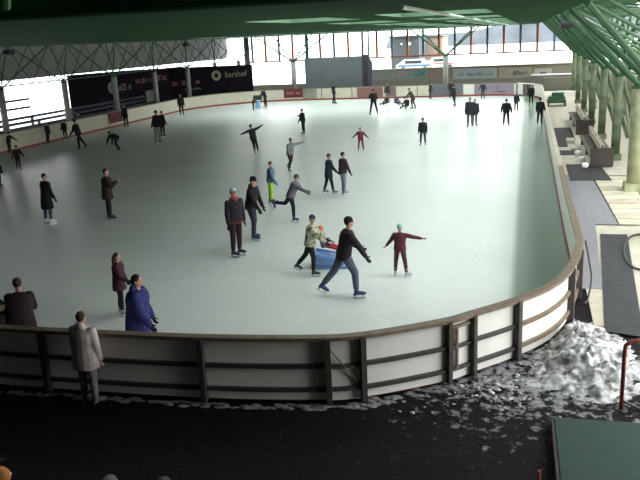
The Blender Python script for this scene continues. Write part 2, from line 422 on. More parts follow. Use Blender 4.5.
def lattice(x, y0, y1, z0, z1, n, m, label, group, r=.035):
    t = empty('lattice_truss', (x, y0, 0), 0, label, 'truss', group)
    L = y1-y0; p = L/n
    MB().tube([(0, 0, z0), (0, L, z0)], r*1.4, 8).build('bottom_chord', m, t)
    MB().tube([(0, 0, z1), (0, L, z1)], r*1.4, 8).build('top_chord', m, t)
    for i in range(n):
        MB().tube([(0, i*p, z0), (0, (i+1)*p, z1)], r, 6).build('diagonal', m, t)
        MB().tube([(0, i*p, z1), (0, (i+1)*p, z0)], r, 6).build('diagonal', m, t)
    return t
for k in range(7):
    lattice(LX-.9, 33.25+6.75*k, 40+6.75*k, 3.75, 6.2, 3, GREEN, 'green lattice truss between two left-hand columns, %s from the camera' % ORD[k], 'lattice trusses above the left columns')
for k in range(8):
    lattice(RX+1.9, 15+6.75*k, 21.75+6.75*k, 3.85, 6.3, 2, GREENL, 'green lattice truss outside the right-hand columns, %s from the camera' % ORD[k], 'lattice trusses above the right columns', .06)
    # cross lattice from the ceiling edge out to the outer chord
for k in range(16):
    y = 13+3.375*k
    t = empty('roof_brace', (RX, y, 0), 0, 'green cross brace between ceiling edge and outer truss on the right, %s from the camera' % (ORD+['tenth', 'eleventh', 'twelfth', 'thirteenth', 'fourteenth', 'fifteenth', 'sixteenth'])[k], 'brace', 'cross braces above the right columns')
    MB().tube([(-2.4, 0, 6.3), (1.9, 1.6, 6.9)], .05, 6).build('strut', GREEN, t)
    MB().tube([(1.9, 0, 6.3), (-2.4, 1.6, 6.9)], .05, 6).build('strut', GREENL, t)
    MB().tube([(-2.4, 0, 6.3), (.2, 1.7, 4.9), (1.9, 3.3, 3.9)], .05, 6).build('strut', GREENL, t)
# grey cladding behind the left lattice
tag(MB().box(-33.9, -33.7, -6, 84, 3.98, 8.6).build('wall_left', mat('grey_cladding', (.24, .24, .235), .8, var=.1, scale=.5)), kind='structure')
tag(MB().box(-40.5, -33.9, 8, 84, 4.1, 4.3).build('outer_canopy', DARK), kind='structure')  # set out of view above the left opening to cut sky light
# ------------------------------------------------------------ banner wall following the far left corner
bw = [(-33.4, 50.8), (-33.5, 60), (-33.0, 67.0), (-31.2, 70.4), (-27.2, 74.2)]
mb = MB(); n = len(bw); offs = [(x-.25, y+.25) for x, y in bw]; tops = [3.95, 3.85, 3.72, 3.6, 3.5]
mb.v = [Vector((x, y, 0)) for x, y in bw]+[Vector((x, y, z)) for (x, y), z in zip(bw, tops)]+[Vector((x, y, 0)) for x, y in offs]+[Vector((x, y, z)) for (x, y), z in zip(offs, tops)]
for i in range(n-1):
    mb.f += [(i, i+1, n+i+1, n+i), (2*n+i, 3*n+i, 3*n+i+1, 2*n+i+1), (n+i, n+i+1, 3*n+i+1, 3*n+i)]
mb.f += [(0, n, 3*n, 2*n), (n-1, 3*n-1, 4*n-1, 2*n-1)]
BW = mb.build('banner_wall', mat('dark_banner_wall', (.014, .009, .016), .9, var=.3, scale=1, spec=.05)); tag(BW, 'long dark wall of advertising banners behind the far left boards', 'wall')
def wall_frame(a, b, s, z):
    a = Vector((*a, 0)); b = Vector((*b, 0)); d = (b-a).normalized(); nrm = Vector((d.y, -d.x, 0)); p = a+(b-a)*s+nrm*.02+Vector((0, 0, z))
    return p, (R(90), 0, math.atan2(d.y, d.x))
cream_txt = mat('cream_lettering', (.24, .22, .15), .6)
red_txt = mat('faded_red_lettering', (.20, .06, .05), .6); grey_txt = mat('grey_lettering', (.16, .14, .14), .6)
p, r = wall_frame(bw[3], bw[4], .66, 2.65); lettering('barthof', .8, cream_txt, BW, p, r)
p, r = wall_frame(bw[3], bw[4], .28, 2.65)
mb = MB()
for k in range(24):
    a0, a1 = 2*math.pi*k/24, 2*math.pi*(k+1)/24
    mb.add([(.5*math.cos(a), .5*math.sin(a), 0) for a in (a0, a1)]+[(.22*math.cos(a), .22*math.sin(a), 0) for a in (a1, a0)]+
           [(.5*math.cos(a), .5*math.sin(a), .02) for a in (a0, a1)]+[(.22*math.cos(a), .22*math.sin(a), .02) for a in (a1, a0)],
           [(3, 2, 1, 0), (4, 5, 6, 7), (0, 1, 5, 4), (2, 3, 7, 6)])
o = mb.build('round_emblem', cream_txt, BW); o.location = p; o.rotation_euler = r
o['label'] = 'pale ring emblem'
p, r = wall_frame(bw[0], bw[1], .62, 2.5)
o2 = o.copy(); C.objects.link(o2); o2.location = p+Vector((0, .5, .1)); o2.rotation_euler = (R(90), 0, R(90)); o2.scale = (1.25, .95, 1)
o2.data = o.data.copy(); o2.data.materials.clear(); o2.data.materials.append(grey_txt)
def marks(parent, p, r, wdt, h, n, m, name='lettering'):
    """a row of small letter-like strokes, as blurred as the print in the photo"""
    mb = MB(); cw = wdt/n; rnd = random.Random(n*7+int(wdt*10))
    for i in range(n):
        x = -wdt/2+cw*i
        if rnd.random() < .12: continue
        hh = h*(1 if rnd.random() < .3 else .72)
        mb.box(x, x+cw*.22, -h/2, -h/2+hh, 0, .012)
        if rnd.random() < .7: mb.box(x+cw*.22, x+cw*.75, -h/2+hh*.8, -h/2+hh, 0, .012)
        if rnd.random() < .6: mb.box(x+cw*.22, x+cw*.75, -h/2, -h/2+hh*.2, 0, .012)
        if rnd.random() < .5: mb.box(x+cw*.55, x+cw*.77, -h/2, -h/2+hh, 0, .012)
    o = mb.build(name, m, parent); o.location = p; o.rotation_euler = r
    return o
p, r = wall_frame(bw[1], bw[2], .55, 2.9); marks(BW, p, r, 5.5, .5, 11, red_txt)
p, r = wall_frame(bw[2], bw[3], .5, 2.2); marks(BW, p, r, 3.4, .42, 12, mat('bright_red_lettering', (.36, .10, .07), .6))
p, r = wall_frame(bw[2], bw[3], .7, 1.55); marks(BW, p, r, 2.2, .22, 9, grey_txt)
p, r = wall_frame(bw[0], bw[1], .85, 2.5); marks(BW, p, (R(90), 0, R(90)), 3.4, .55, 8, grey_txt)
# steps and railings outside on the left
STEP = mat('blue_grey_seat', (.022, .028, .06), .6); 
for k in range(3):
    t = empty('terrace_bench', (-31.75-.5*k, 30, 0), 0, 'dark blue terrace bench outside the left boards, %s' % ('lowest row', 'middle row', 'highest row')[k], 'bench')
    MB().box(-.13, .13, 0, 31, .92+.26*k, 1.08+.26*k).build('seat_plank', STEP, t)
    for j in range(7): MB().box(-.1, .1, .5+4.8*j, .6+4.8*j, -.05, .92+.26*k).build('leg', DARK, t)
t = empty('railing', (-36.5, 30, 0), 0, 'dark steel railing crossing the bright opening on the left', 'railing')
for z in (1.75, 2.35): MB().tube([(0, 0, z), (0, 20, z)], .09, 8).build('rail', DARK, t)
for j in range(4): MB().tube([(0, .5+5*j, -.05), (0, .5+5*j, 2.35)], .04, 8).build('post', DARK, t)
# ------------------------------------------------------------ far end: window wall, parapet
WY_ = 84.0
zb = 2.1
tag(MB().box(-17.0, 9, WY_-.15, WY_+.15, 0, zb).build('wall_far', mat('beige_parapet', (.17, .155, .12), .8, var=.15, scale=.8)), kind='structure')
tag(MB().box(-31.4, -17.0, WY_-.15, WY_+.15, 0, .85).build('wall_far', mat('beige_parapet', (.4, .4, .4))), kind='structure')
tag(MB().box(-31.6, -31.1, WY_-.2, WY_+.2, 0, 7).build('trim_1', DARK), kind='structure')
wn = empty('window_1', (0, WY_, 0), kind='structure')
MULO = mat('orange_brown_mullion', (.42, .10, .01), .6); MULB = mat('blue_grey_mullion', (.07, .13, .22), .5)
k = 0; x = -30.65
while x < 4.5:
    z0 = .85 if x < -17 else zb
    mb = MB().box(x-.12, x+.12, -.08, .08, 3.4, 7.2)
    mb.build('mullion', MULO if k % 2 else MULB, wn)
    k += 1; x += 1.62 if x < -17 else 1.70
MB().box(-31.1, 5.4, -.09, .09, 3.36, 3.52).build('transom', mat('red_brown_transom', (.32, .10, .07), .6), wn)
MB().box(-31.1, -17, -.05, .05, 2.05, 2.12).build('transom', MULO, wn)
MB().box(-31.1, 5.4, .10, .12, .85, 7.2).build('pane', GLASS, wn)
for x in (-31.1, -24.0, -17.0, 5.4): MB().box(x-.08, x+.08, -.08, .08, .85, 7.2).build('window_frame', DARK, wn)
for zz in (6.5,): MB().box(-31.1, 5.4, -.1, .1, 7.0, 7.2).build('window_frame', DARK, wn)
tag(MB().box(-31.6, 5.5, WY_-.2, WY_+.2, 7.2, 8).build('wall_far', DARK), kind='structure')
tag(MB().box(-17, 9, WY_-.3, WY_+.05, zb, zb+.08).build('trim_2', mat('sill', (.45, .35, .24), .7)), kind='structure')
# notice panels on the parapet
def parapet_panel(x0, x1, y0, y1, col, label, mk=None, cat='sign'):
    a = atY(x0, y1, WY_-.2); b = atY(x1, y0, WY_-.2)
    t = empty('notice_sign', ((a.x+b.x)/2, WY_-.18, (a.z+b.z)/2), 0, label, cat)
    hw = (b.x-a.x)/2; hh = (b.z-a.z)/2
    MB().box(-hw, hw, -.02, .02, -hh, hh).build('board', mat('panel_%.2f%.2f%.2f' % col, col, .6, var=.15, scale=2), t)
    if mk: mk(t, hw, hh)
    return t
dk = mat('dark_print', (.05, .05, .09), .6); blu = mat('blue_print', (.12, .22, .45), .6)
def mk1(t, w, h):
    marks(t, (-w*.62, -.03, -h*.15), (R(90), 0, 0), w*.25, h*.6, 6, dk); marks(t, (w*.25, -.03, -h*.15), (R(90), 0, 0), w*1.2, h*.55, 12, dk)
    marks(t, (0, -.03, h*.5), (R(90), 0, 0), w*.9, h*.35, 10, blu)
def mk2(t, w, h): marks(t, (w*.35, -.03, 0), (R(90), 0, 0), w*.95, h*.8, 5, dk)
def mk3(t, w, h): MB().box(-w*.35, w*.35, -.04, -.02, -h*.3, h*.3).build('picture', dk, t)
def mk4(t, w, h): MB().box(-w*.7, w*.7, -.04, -.02, -h*.6, h*.6).build('picture', mat('teal_print', (.10, .22, .24), .6, var=.5, scale=3), t)
parapet_panel(371, 396, 69, 80, (.19, .20, .185), 'plain grey notice panel on the parapet, right of the dark screen')
parapet_panel(397, 409, 69, 80, (.20, .20, .19), 'narrow plain grey notice panel left of the teal picture')
parapet_panel(410, 428, 68.5, 79, (.17, .215, .19), 'notice panel with a teal picture on the parapet', mk4)
parapet_panel(429, 442, 68.5, 79, (.23, .16, .14), 'reddish notice panel left of the far grey column')
parapet_panel(453, 497, 67.5, 79, (.27, .30, .29), 'long pale notice panel with dark lettering and a blue line', mk1)
parapet_panel(499, 532, 67, 79, (.29, .25, .19), 'pale notice panel with a dark logo at its right', mk2)
parapet_panel(534, 552, 68, 79, (.32, .30, .23), 'square pale panel with one small dark picture', mk3)
structbox('trim_3', .4, 5.2, WY_-1.2, WY_-.2, 1.0, 1.12, mat('snowy_ledge', (.8, .82, .85), .7))
structbox('wall_far', -16.5, 9, 80.2, 80.4, 0, 1.05, mat('grey_low_wall', (.16, .155, .13), .8, var=.15, scale=1))
a = atY(306, 88, 73.4); b = atY(362, 55, 73.4)
t = empty('screen_wall', ((a.x+b.x)/2, 73.4, 0), 0, 'big dark grey screen wall standing behind the far boards', 'screen')
MB().box(-(b.x-a.x)/2, (b.x-a.x)/2, -.08, .08, .1, 3.95).build('panel', mat('slate_panel', (.15, .165, .185), .8, var=.15, scale=.7), t)
for sx in (-1, 1): MB().box(sx*2.6-.06, sx*2.6+.06, .08, .9, -.03, .1).build('foot', DARK, t)
t = empty('dark_pillar', (b.x+.35, 73.4, 0), 0, 'tall dark block pillar at the right end of the screen wall', 'pillar')
MB().box(-.3, .25, -.2, .2, -.03, 4.05).build('body', mat('plum_black', (.03, .025, .045), .7), t)
MB().add([(.25, -.2, 0), (.62, -.2, 0), (.62, -.2, 3.3), (.25, -.2, 3.9), (.25, .2, 0), (.62, .2, 0), (.62, .2, 3.3), (.25, .2, 3.9)],
         [(0, 1, 2, 3), (7, 6, 5, 4), (0, 4, 5, 1), (1, 5, 6, 2), (2, 6, 7, 3), (3, 7, 4, 0)]).build('brace_plate', mat('slate_plate', (.06, .06, .085), .7), t)

# outside behind the windows
def house(x0, x1, Y, z1, col, label, win=()):
    a = atY(x0, 60, Y).x; b = atY(x1, 60, Y).x
    t = empty('building', ((a+b)/2, Y, 0), 0, label, 'building'); hw = (b-a)/2
    MB().box(-hw, hw, 0, 8, -.05, z1).build('wall', mat('house_%.2f%.2f%.2f' % col, col, .8), t)
    MB().box(-hw-.2, hw+.2, -.3, 8.3, z1, z1+.2).build('roof', DARK, t)
    for (u, z, s, m) in win: MB().box(u-s, u+s, -.04, 0, z-s, z+s).build('window', m, t)
lit = mat('pale_window', (.9, .85, .8), .3)
house(391, 419, 97, 5.4, (.045, .05, .055), 'dark grey building seen through the far windows', [(-.4, 4.6, .10, lit), (.6, 4.6, .17, lit)])
house(420, 442, 106, 5.2, (.24, .17, .13), 'brown building seen through the far windows beside the dark one')
def car(x, Y, z, ln, label, stripe):
    p = atY(x, 60, Y); t = empty('car', (p.x, Y, 0), 0, label, 'car')
    s = ln/2
    body = [(-s, .35), (s, .35), (s, .85), (s*.8, 1.0), (s*.45, 1.5), (-s*.6, 1.5), (-s*.9, 1.0), (-s, .9)]
    n = len(body)
    MB().add([(x_, 0, z_+z) for x_, z_ in body]+[(x_, 1.7, z_+z) for x_, z_ in body], [tuple(range(n)), tuple(reversed(range(n, 2*n)))]+[(i, n+i, n+(i+1) % n, (i+1) % n) for i in range(n)]).build('body', mat('car_white', (.85, .85, .86), .3), t)
    MB().box(-s*.5, s*.4, -.02, 0, 1.05+z, 1.38+z).build('window', mat('car_glass', (.05, .06, .08), .1), t)
    MB().box(-s*.9, s*.9, -.03, 0, .72+z, .9+z).build('stripe', stripe, t)
    for sx in (-1, 1): MB().tube([(sx*s*.6, -.05, .34+z), (sx*s*.6, .2, .34+z)], .34, 14).build('wheel', DARK, t)
    MB().box(-s, s, 0, 1.7, -.05, z).build('ramp_block', mat('snow_bank', (.8, .82, .86), .8), t) if z > 0 else None
RS = mat('red_stripe', (.7, .12, .08), .5); BS = mat('blue_stripe', (.1, .2, .6), .5)
car(414, 92, 1.3, 4.4, 'white car with a blue stripe parked outside the far windows, nearer the dark building', BS)
car(441, 95, 1.3, 3.6, 'white car with a red stripe parked outside the far windows by the column', RS)
# hills
mb = MB(); hp = []
for i in range(41):
    x = -60+i*4.5; hp.append((x, 3+10*math.exp(-((x-28)/34)**2)+2.2*math.sin(i*.7)*math.exp(-((x-28)/40)**2)))
N = len(hp)
mb.add([(x, 330, -1) for x, z in hp]+[(x, 345, z+2) for x, z in hp]+[(x, 420, -1) for x, z in hp],
       [(i, i+1, N+i+1, N+i) for i in range(N-1)]+[(N+i, N+i+1, 2*N+i+1, 2*N+i) for i in range(N-1)])
tag(mb.build('hill', mat('snowy_forest_hill', (.085, .09, .115), .9, var=.4, scale=.08)), kind='structure')

# ------------------------------------------------------------ rink boards
def boards(name, i0, i1, panel_m, label, posts, mid=True, outside=True, top_m=None, spec=(), rail_m=RAILD):
    t = empty(name, (0, 0, 0), 0, label, 'rink boards'); ids = run(i0, i1)
    bar(MB(), ids, .03, 1.10, 0.0, .03).build('panel', panel_m, t)
    bar(MB(), ids, 0, .15, -.018, .0).build('kick_strip', KICK, t)
    bar(MB(), ids, 1.10, 1.16, -.035, .13).build('top_rail', top_m or BROWNRAIL, t)
    if outside:
        bar(MB(), ids, .61, .68, .03, .09).build('middle_rail', rail_m, t)
        bar(MB(), ids, .19, .26, .03, .09).build('bottom_rail', rail_m, t)
    for i in posts: post(i, 0, 1.13, .03, .16, .09).build('post', RAILD, t)
    return t
I = lambda x, y: idx(x, y)
iA = I(1.15, 27); iB = I(.91, 15.05); iC = I(-.12, 13.09); iD = I(-1.21, 11.86)
iD2 = I(-.80, 12.25); iE = I(-2.52, 11.05); iE2 = I(-3.01, 10.86); iF = I(-5.07, 10.6); iZ = I(-21, 10.45)
def every(i0, i1, st):
    out = []; ids = run(i0, i1); L = 0; last = ids[0]
    for a in ids[1:]:
        L += (PL[a]-PL[last]).length; last = a
        if L >= st: out.append(a); L = 0
    return out
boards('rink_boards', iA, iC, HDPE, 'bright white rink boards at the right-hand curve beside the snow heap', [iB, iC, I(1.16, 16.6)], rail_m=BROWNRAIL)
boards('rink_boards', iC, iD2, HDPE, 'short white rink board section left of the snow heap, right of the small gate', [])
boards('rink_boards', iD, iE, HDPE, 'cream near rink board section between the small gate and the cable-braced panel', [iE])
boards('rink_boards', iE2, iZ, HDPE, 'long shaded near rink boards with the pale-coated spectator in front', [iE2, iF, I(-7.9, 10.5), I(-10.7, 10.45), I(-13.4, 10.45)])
def gate(i0, i1, label, style):
    t = empty('rink_gate', (0, 0, 0), 0, label, 'gate'); ids = run(i0, i1)
    bar(MB(), ids, .02, 1.10, 0, .03).build('panel', HDPE, t)
    bar(MB(), ids, 1.10, 1.16, -.035, .13).build('top_rail', BROWNRAIL, t)
    for i in (i0, i1): post(i, 0, 1.13, .03, .15, .07).build('post', RAILD, t)
    if style:
        bar(MB(), ids, .60, .66, .03, .09).build('middle_rail', RAILD, t); bar(MB(), ids, .2, .26, .03, .09).build('bottom_rail', RAILD, t)
        bar(MB(), run(i0, i1)[1:], .98, 1.03, .06, .1).build('latch_bar', BROWNRAIL, t)
        m_ = run(i0, i1)[len(ids)*2//3]; post(m_, .2, 1.0, .05, .09, .04).build('stile', BROWNRAIL, t)
    else:
        a = PL[i1]+NR[i1]*.1; b = PL[i0]+NR[i0]*.1
        MB().tube([a+Vector((0, 0, 1.0)), b+Vector((0, 0, .2))], .015, 6).build('brace_cable', DARK, t)
        bar(MB(), ids, .60, .66, .03, .09).build('middle_rail', RAILD, t); bar(MB(), ids, .2, .26, .03, .09).build('bottom_rail', RAILD, t)
gate(iD2, iD, 'small framed gate in the near boards left of the snow heap', 1)
gate(iE, iE2, 'narrow cable-braced panel in the near rink boards', 0)
iR0 = I(1.15, 66.2); iL0 = I(-30, 18.95); iL1 = I(-30, 61.6); iF0 = I(-20.4, 71.2)
iG0 = atY(528, 90, 71.2).x; iG1 = I(.55, 68.4)
iG0 = I(iG0, 71.1)
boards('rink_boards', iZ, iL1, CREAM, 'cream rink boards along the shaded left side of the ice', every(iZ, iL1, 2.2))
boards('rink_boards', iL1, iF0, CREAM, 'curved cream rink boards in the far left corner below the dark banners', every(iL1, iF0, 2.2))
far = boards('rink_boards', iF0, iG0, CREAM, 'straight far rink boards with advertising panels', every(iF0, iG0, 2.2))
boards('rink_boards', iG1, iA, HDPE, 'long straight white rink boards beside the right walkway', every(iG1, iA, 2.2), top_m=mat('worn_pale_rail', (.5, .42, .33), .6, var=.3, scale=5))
t = empty('rink_gate', (0, 0, 0), 0, 'open dark gate bay at the far right corner of the rink', 'gate')
ids = run(iG0, iG1); bar(MB(), ids, .1, 1.05, .02, .05).build('panel', mat('brown_grey_gate', (.16, .11, .11), .6, var=.3, scale=3), t)
bar(MB(), ids, 1.08, 1.16, -.03, .12).build('top_rail', mat('white_rail', (.8, .78, .72), .5), t)
for i in (iG0, ids[len(ids)//2], iG1): post(i, 0, 1.13, -.03, .1, .14).build('post', HDPE if i == iG1 else DARK, t)
# advertising panels on the inside of the far boards
def far_idx(px):
    best = None
    for i in range(NP):
        p = PL[i]
        if p.y < 62 or p.x < -27: continue
        d = p+Vector((0, 0, .6))-Vector((0, 0, CAM_H)); u = 320+FPX*d.dot(_R)/d.dot(_F)
        if best is None or abs(u-px) < best[0]: best = (abs(u-px), i)
    return best[1]
def board_marks(parent, i, z, wdt, h, n, m):
    q = PL[i]-NR[i]*.045; return marks(parent, (q.x, q.y, z), (R(90), 0, math.atan2(-NR[i].x, NR[i].y)), wdt, h, n, m)
def ad(x0, x1, col, name='advert_panel', mk=None, label=None, z0=.16, z1=1.08):
    ids = run(far_idx(x0), far_idx(x1))
    o = bar(MB(), ids, z0, z1, -.022, -.004).build(name, mat('ad_%.2f%.2f%.2f' % col, col, .5, var=.12, scale=2.5), far)
    if label: o['label'] = label
    L = (PL[ids[-1]]-PL[ids[0]]).length
    if mk: board_marks(far, ids[len(ids)//2], mk[0], L*mk[1], mk[2], mk[3], mk[4])
    return o
purple = mat('purple_print', (.22, .07, .22), .6)
ad(304, 317, (.26, .27, .21), label='greenish grey advert')
ad(357, 384, (.25, .12, .115), label='dusty pink advert'); ad(384.5, 396, (.22, .14, .14), label='grey pink advert')
ad(398, 430, (.66, .62, .50), label='pale cream advert'); ad(431, 462, (.15, .16, .20), label='blue-grey advert', mk=(.7, .6, .15, 9, grey_txt))
ad(463, 474, (.78, .76, .70), label='white advert')
o = ad(475, 514, (.30, .24, .31), label='lilac advert with purple print', mk=(.75, .85, .24, 12, purple))
board_marks(far, far_idx(502), .42, 1.8, .16, 12, dk)
ad(515, 524, (.74, .72, .66), label='white advert beside the gate')
for xx in (262, 322, 353, 416): 
    post(far_idx(xx), .15, 1.1, -.03, 0, .06).build('joint', RAILD, far)
def hanging(p0, p1, z0, z1, label, taper=.25):
    p0 = Vector(p0); p1 = Vector(p1); d = (p1-p0); n = Vector((d.y, -d.x, 0)).normalized()*.03; tp = d*(taper*.5)
    t = empty('hanging_banner', p0, 0, label, 'banner')
    z = Vector((0, 0, 1)); v = [tp+z*z0, d-tp*.2+z*z0, d+z*z1, z*z1]
    o = MB().add([q-n*.0 for q in v]+[q+n for q in v], [(0, 1, 2, 3), (7, 6, 5, 4), (0, 4, 5, 1), (1, 5, 6, 2), (2, 6, 7, 3), (3, 7, 4, 0)]).build('cloth', mat('maroon_banner', (.16, .025, .04), .8, var=.3, scale=3), t)
    return t, d, n
a = atY(283.5, 92, 70.9); b = atY(302.5, 92, 71.1)
t = empty('hanging_banner', (0, 0, 0), 0, 'maroon banner hung over the far boards below the left window', 'banner')
ids = run(idx(a.x, 70.9), idx(b.x, 71.2)); bar(MB(), ids, .30, 1.17, -.07, -.045).build('cloth', mat('maroon_banner', (.16, .025, .04), .8, var=.3, scale=3), t)
im = ids[len(ids)//2]; q = PL[im]-NR[im]*.09; marks(t, (q.x, q.y, .75), (R(90), 0, math.atan2(-NR[im].x, NR[im].y)), 1.3, .2, 7, mat('pink_print', (.5, .25, .22), .6))
t, d, n = hanging((-29.94, 50.1, 0), (-29.94, 52.3, 0), .35, 1.1, 'maroon banner hung on the shaded left boards', .1)

# ------------------------------------------------------------ people
SKIN = mat('skin', (.45, .25, .18), .6, var=.08, scale=6)
EYE = mat('dark_eye', (.02, .015, .015), .3); LIP = mat('lips', (.35, .11, .09), .5)
_gl = {}
def glove_mesh(side, m):
    k = (side, m.name)
    if k in _gl: return _gl[k]
    b = MB()
    b.limb((0, 0, .01), (0, 0, -.075), (.032, .017), (.040, .016), (1, 0, 0))
    for j, (x, L, spread) in enumerate([(-.029, .062, -.10), (-.010, .074, -.03), (.010, .070, .04), (.028, .055, .12)]):
        p = Vector((x, 0, -.085)); q = p+Vector((spread*.03, .006, -L*.5)); r = q+Vector((spread*.02, .018, -L*.45))
        b.limb(p, q, .0105, .0098, n=8); b.limb(q, r, .0098, .0085, n=8)
    s = -side     # thumb leaves the side of the palm near its base
    p = Vector((s*.028, .004, -.02)); q = p+Vector((s*.026, .014, -.032)); r = q+Vector((s*.004, .012, -.028))
    b.limb(p, q, .014, .0115, n=8); b.limb(q, r, .0115, .0095, n=8)
    o = b.remesh('glove', m, None, .005, 1); me = o.data; bpy.data.objects.remove(o)
    _gl[k] = me; return me
_sk = {}
def skate_meshes(m, blade=True):
    if (m.name, blade) in _sk: return _sk[(m.name, blade)]
    zb_ = .07 if blade else 0.0
    b = MB()
    b.tube([(0, -.10, zb_), (0, -.10, zb_+.02), (0, -.03, zb_+.02)], [(.035, .03), (.036, .03), (.036, .02)], 10)
    # sole and foot, shaft
    b.tube([(0, -.095, zb_+.04), (0, -.05, zb_+.05), (0, .05, zb_+.045), (0, .12, zb_+.035), (0, .155, zb_+.03)],
           [(.034, .04), (.038, .05), (.044, .045), (.045, .035), (.028, .022)], 12, (1, 0, 0))
    b.tube([(0, -.055, zb_+.04), (0, -.05, zb_+.12), (0, -.045, zb_+.20), (0, -.05, zb_+.25)], [(.04, .055), (.040, .05), (.046, .055), (.050, .060)], 12, (1, 0, 0))
    o = b.remesh('boot', m, None, .012, 1); me = o.data; bpy.data.objects.remove(o)
    bl = None
    if blade:
        q = MB()
        q.box(-.0025, .0025, -.13, .15, 0, .028)
        q.box(-.012, .012, -.10, -.055, .024, .085); q.box(-.012, .012, .06, .11, .024, .085)
        o = q.build('blade', mat('skate_blade', (.55, .57, .6), .3, .8)); bl = o.data; bpy.data.objects.remove(o)
    _sk[(m.name, blade)] = (me, bl); return me, bl

def person(px, yt, yb, face, label, P=None, cloth_=None, pos=None, height=None, hk=1.0, fine=False):
    """px,yt,yb: picture column, top and foot rows; face: heading, 0 away from camera, 90 to the right"""
    P = P or {}; K = dict(jacket=(.02, .02, .025), legs=(.03, .03, .04), hem='hip', hat=None, hair=(.03, .02, .015), boot=(.02, .02, .02), skate=True, glove=(.02, .02, .025))
    K.update(cloth_ or {})
    if pos is None:
        g = at(px, yb); height = height or atY(px, yt, g.y).z*hk
    else: g = Vector(pos)
    z0 = g.z; s = height/(1.86 if K['skate'] else 1.80)
    kid = max(0, min(1, (1.5-height)/.5)); hs = 1+.28*kid      # children have larger heads
    root = empty('person', (g.x, g.y, z0), R(-face), label, 'person')
    lean = R(P.get('lean', 4)); tilt = R(P.get('tilt', 0)); X = Vector((1, 0, 0))
    def dr(f, o, sd): f, o = R(f), R(o); return Vector((sd*math.sin(o), math.sin(f)*math.cos(o), -math.cos(f)*math.cos(o)))
    pel = Vector((0, 0, 0)); sp = Vector((0, math.sin(lean), math.cos(lean)))
    waist = pel+sp*.16*s; chest = pel+sp*.36*s; neck = pel+sp*.50*s
    hd = Vector((0, math.sin(lean*.35), math.cos(lean*.35))); hc = neck+hd*(.175*s*(1+.15*kid))
    wsh = .185*s*P.get('wide', 1)
    J = {}
    legs = P.get('legs', [((4, 3), (-4, 1)), ((-3, 3), (-6, 1))])       # right, left : (thigh fwd,out),(shin fwd,out)
    arms = P.get('arms', [((6, 10), (22, 4)), ((2, 10), (16, 4))])
    low = 1e9
    for sd, nm, (t_, s_) in ((1, 'R', legs[0]), (-1, 'L', legs[1])):
        h = pel+Vector((sd*.09*s, 0, -.02*s)); k = h+dr(*t_, sd)*.43*s; a = k+dr(*s_, sd)*.40*s
        J[nm] = (h, k, a)
    for sd, nm, (t_, s_) in ((1, 'r', arms[0]), (-1, 'l', arms[1])):
        h = chest+sp*.07*s+Vector((sd*wsh, 0, 0)); k = h+dr(*t_, sd)*.28*s; a = k+dr(*s_, sd)*.25*s
        J[nm] = (h, k, a)
    rot = Matrix.Rotation(tilt, 3, 'Y')
    T = lambda v: rot @ v
    foot = (.17 if K['skate'] else .10)*s
    footrise = [P.get('pitch', (0, 0))[0], P.get('pitch', (0, 0))[1]]
    lift = P.get('seat')
    lowest = min(T(J['R'][2]).z, T(J['L'][2]).z)
    dz = (foot-lowest) if lift is None else lift
    # keep the figure's feet over its ground point
    cx = (T(J['R'][2])+T(J['L'][2]))/2 if lift is None else Vector((0, 0, 0))
    off = Vector((-cx.x, -cx.y, dz))
    G = lambda v: T(v)+off
    for k_ in J: J[k_] = tuple(G(v) for v in J[k_])
    pel, waist, chest, neck, hc = map(G, (pel, waist, chest, neck, hc)); hd = T(hd); side = T(X)
    vox = .014 if fine else .02
    # body: one continuous surface
    b = MB(); h_ = hs*s*.97
    hrot = Matrix.Rotation(R(P.get('turn', 0)), 3, 'Z') @ Matrix.Rotation(-lean*.3-R(P.get('nod', 0)), 3, 'X')
    b.ell(hc, (.076*h_, .094*h_, .112*h_), 16, 12, hrot)
    b.ell(hc+hrot @ Vector((0, .03*h_, -.06*h_)), (.052*h_, .055*h_, .05*h_), 12, 8, hrot)
    b.limb(hc+hrot @ Vector((0, .088*h_, .01*h_)), hc+hrot @ Vector((0, .108*h_, -.02*h_)), .010*h_, .015*h_, n=8)
    for sd in (-1, 1): b.ell(hc+hrot @ Vector((sd*.078*h_, -.005*h_, -.01*h_)), (.012*h_, .02*h_, .03*h_), 8, 6, hrot)
    b.limb(neck-sp*.04*s, hc-hd*.05*s, .055*s, .05*s)
    b.tube([pel-sp*.06*s, pel, waist, chest, chest+sp*.1*s, neck], [(.11*s, .08*s), (.15*s, .10*s), (.13*s, .09*s), (.155*s, .10*s), (.14*s, .08*s), (.05*s, .05*s)], 14, side)
    for k_ in 'RL': h, k, a = J[k_]; b.limb(h, k, .078*s, .055*s); b.limb(k, a, .052*s, .035*s); b.limb(a, a-Vector((0, 0, .04*s)), .035*s, .03*s)
    for k_ in 'rl': h, k, a = J[k_]; b.limb(h, k, .045*s, .038*s); b.limb(k, a, .036*s, .026*s)
    b.remesh('body', SKIN, root, vox*.9 if fine else .016, 1)
    # trousers
    lm = K['legs_m'] if 'legs_m' in K else cloth(K['legs'])
    b = MB(); b.tube([pel+sp*.10*s, pel, pel-sp*.08*s], [(.155*s, .115*s), (.168*s, .128*s), (.13*s, .10*s)], 14, side)
    lw = K.get('legw', 1.0)*1.14
    for k_ in 'RL':
        h, k, a = J[k_]; b.limb(h, k, .092*s*lw, .066*s*lw); b.limb(k, k+(a-k)*.86, .066*s*lw, .052*s*lw)
    b.remesh('trousers', lm, root, vox, 1)
    # jacket
    jm = K['jacket_m'] if 'jacket_m' in K else cloth(K['jacket'])
    jw = K.get('puff', 1.15)*1.10; b = MB()
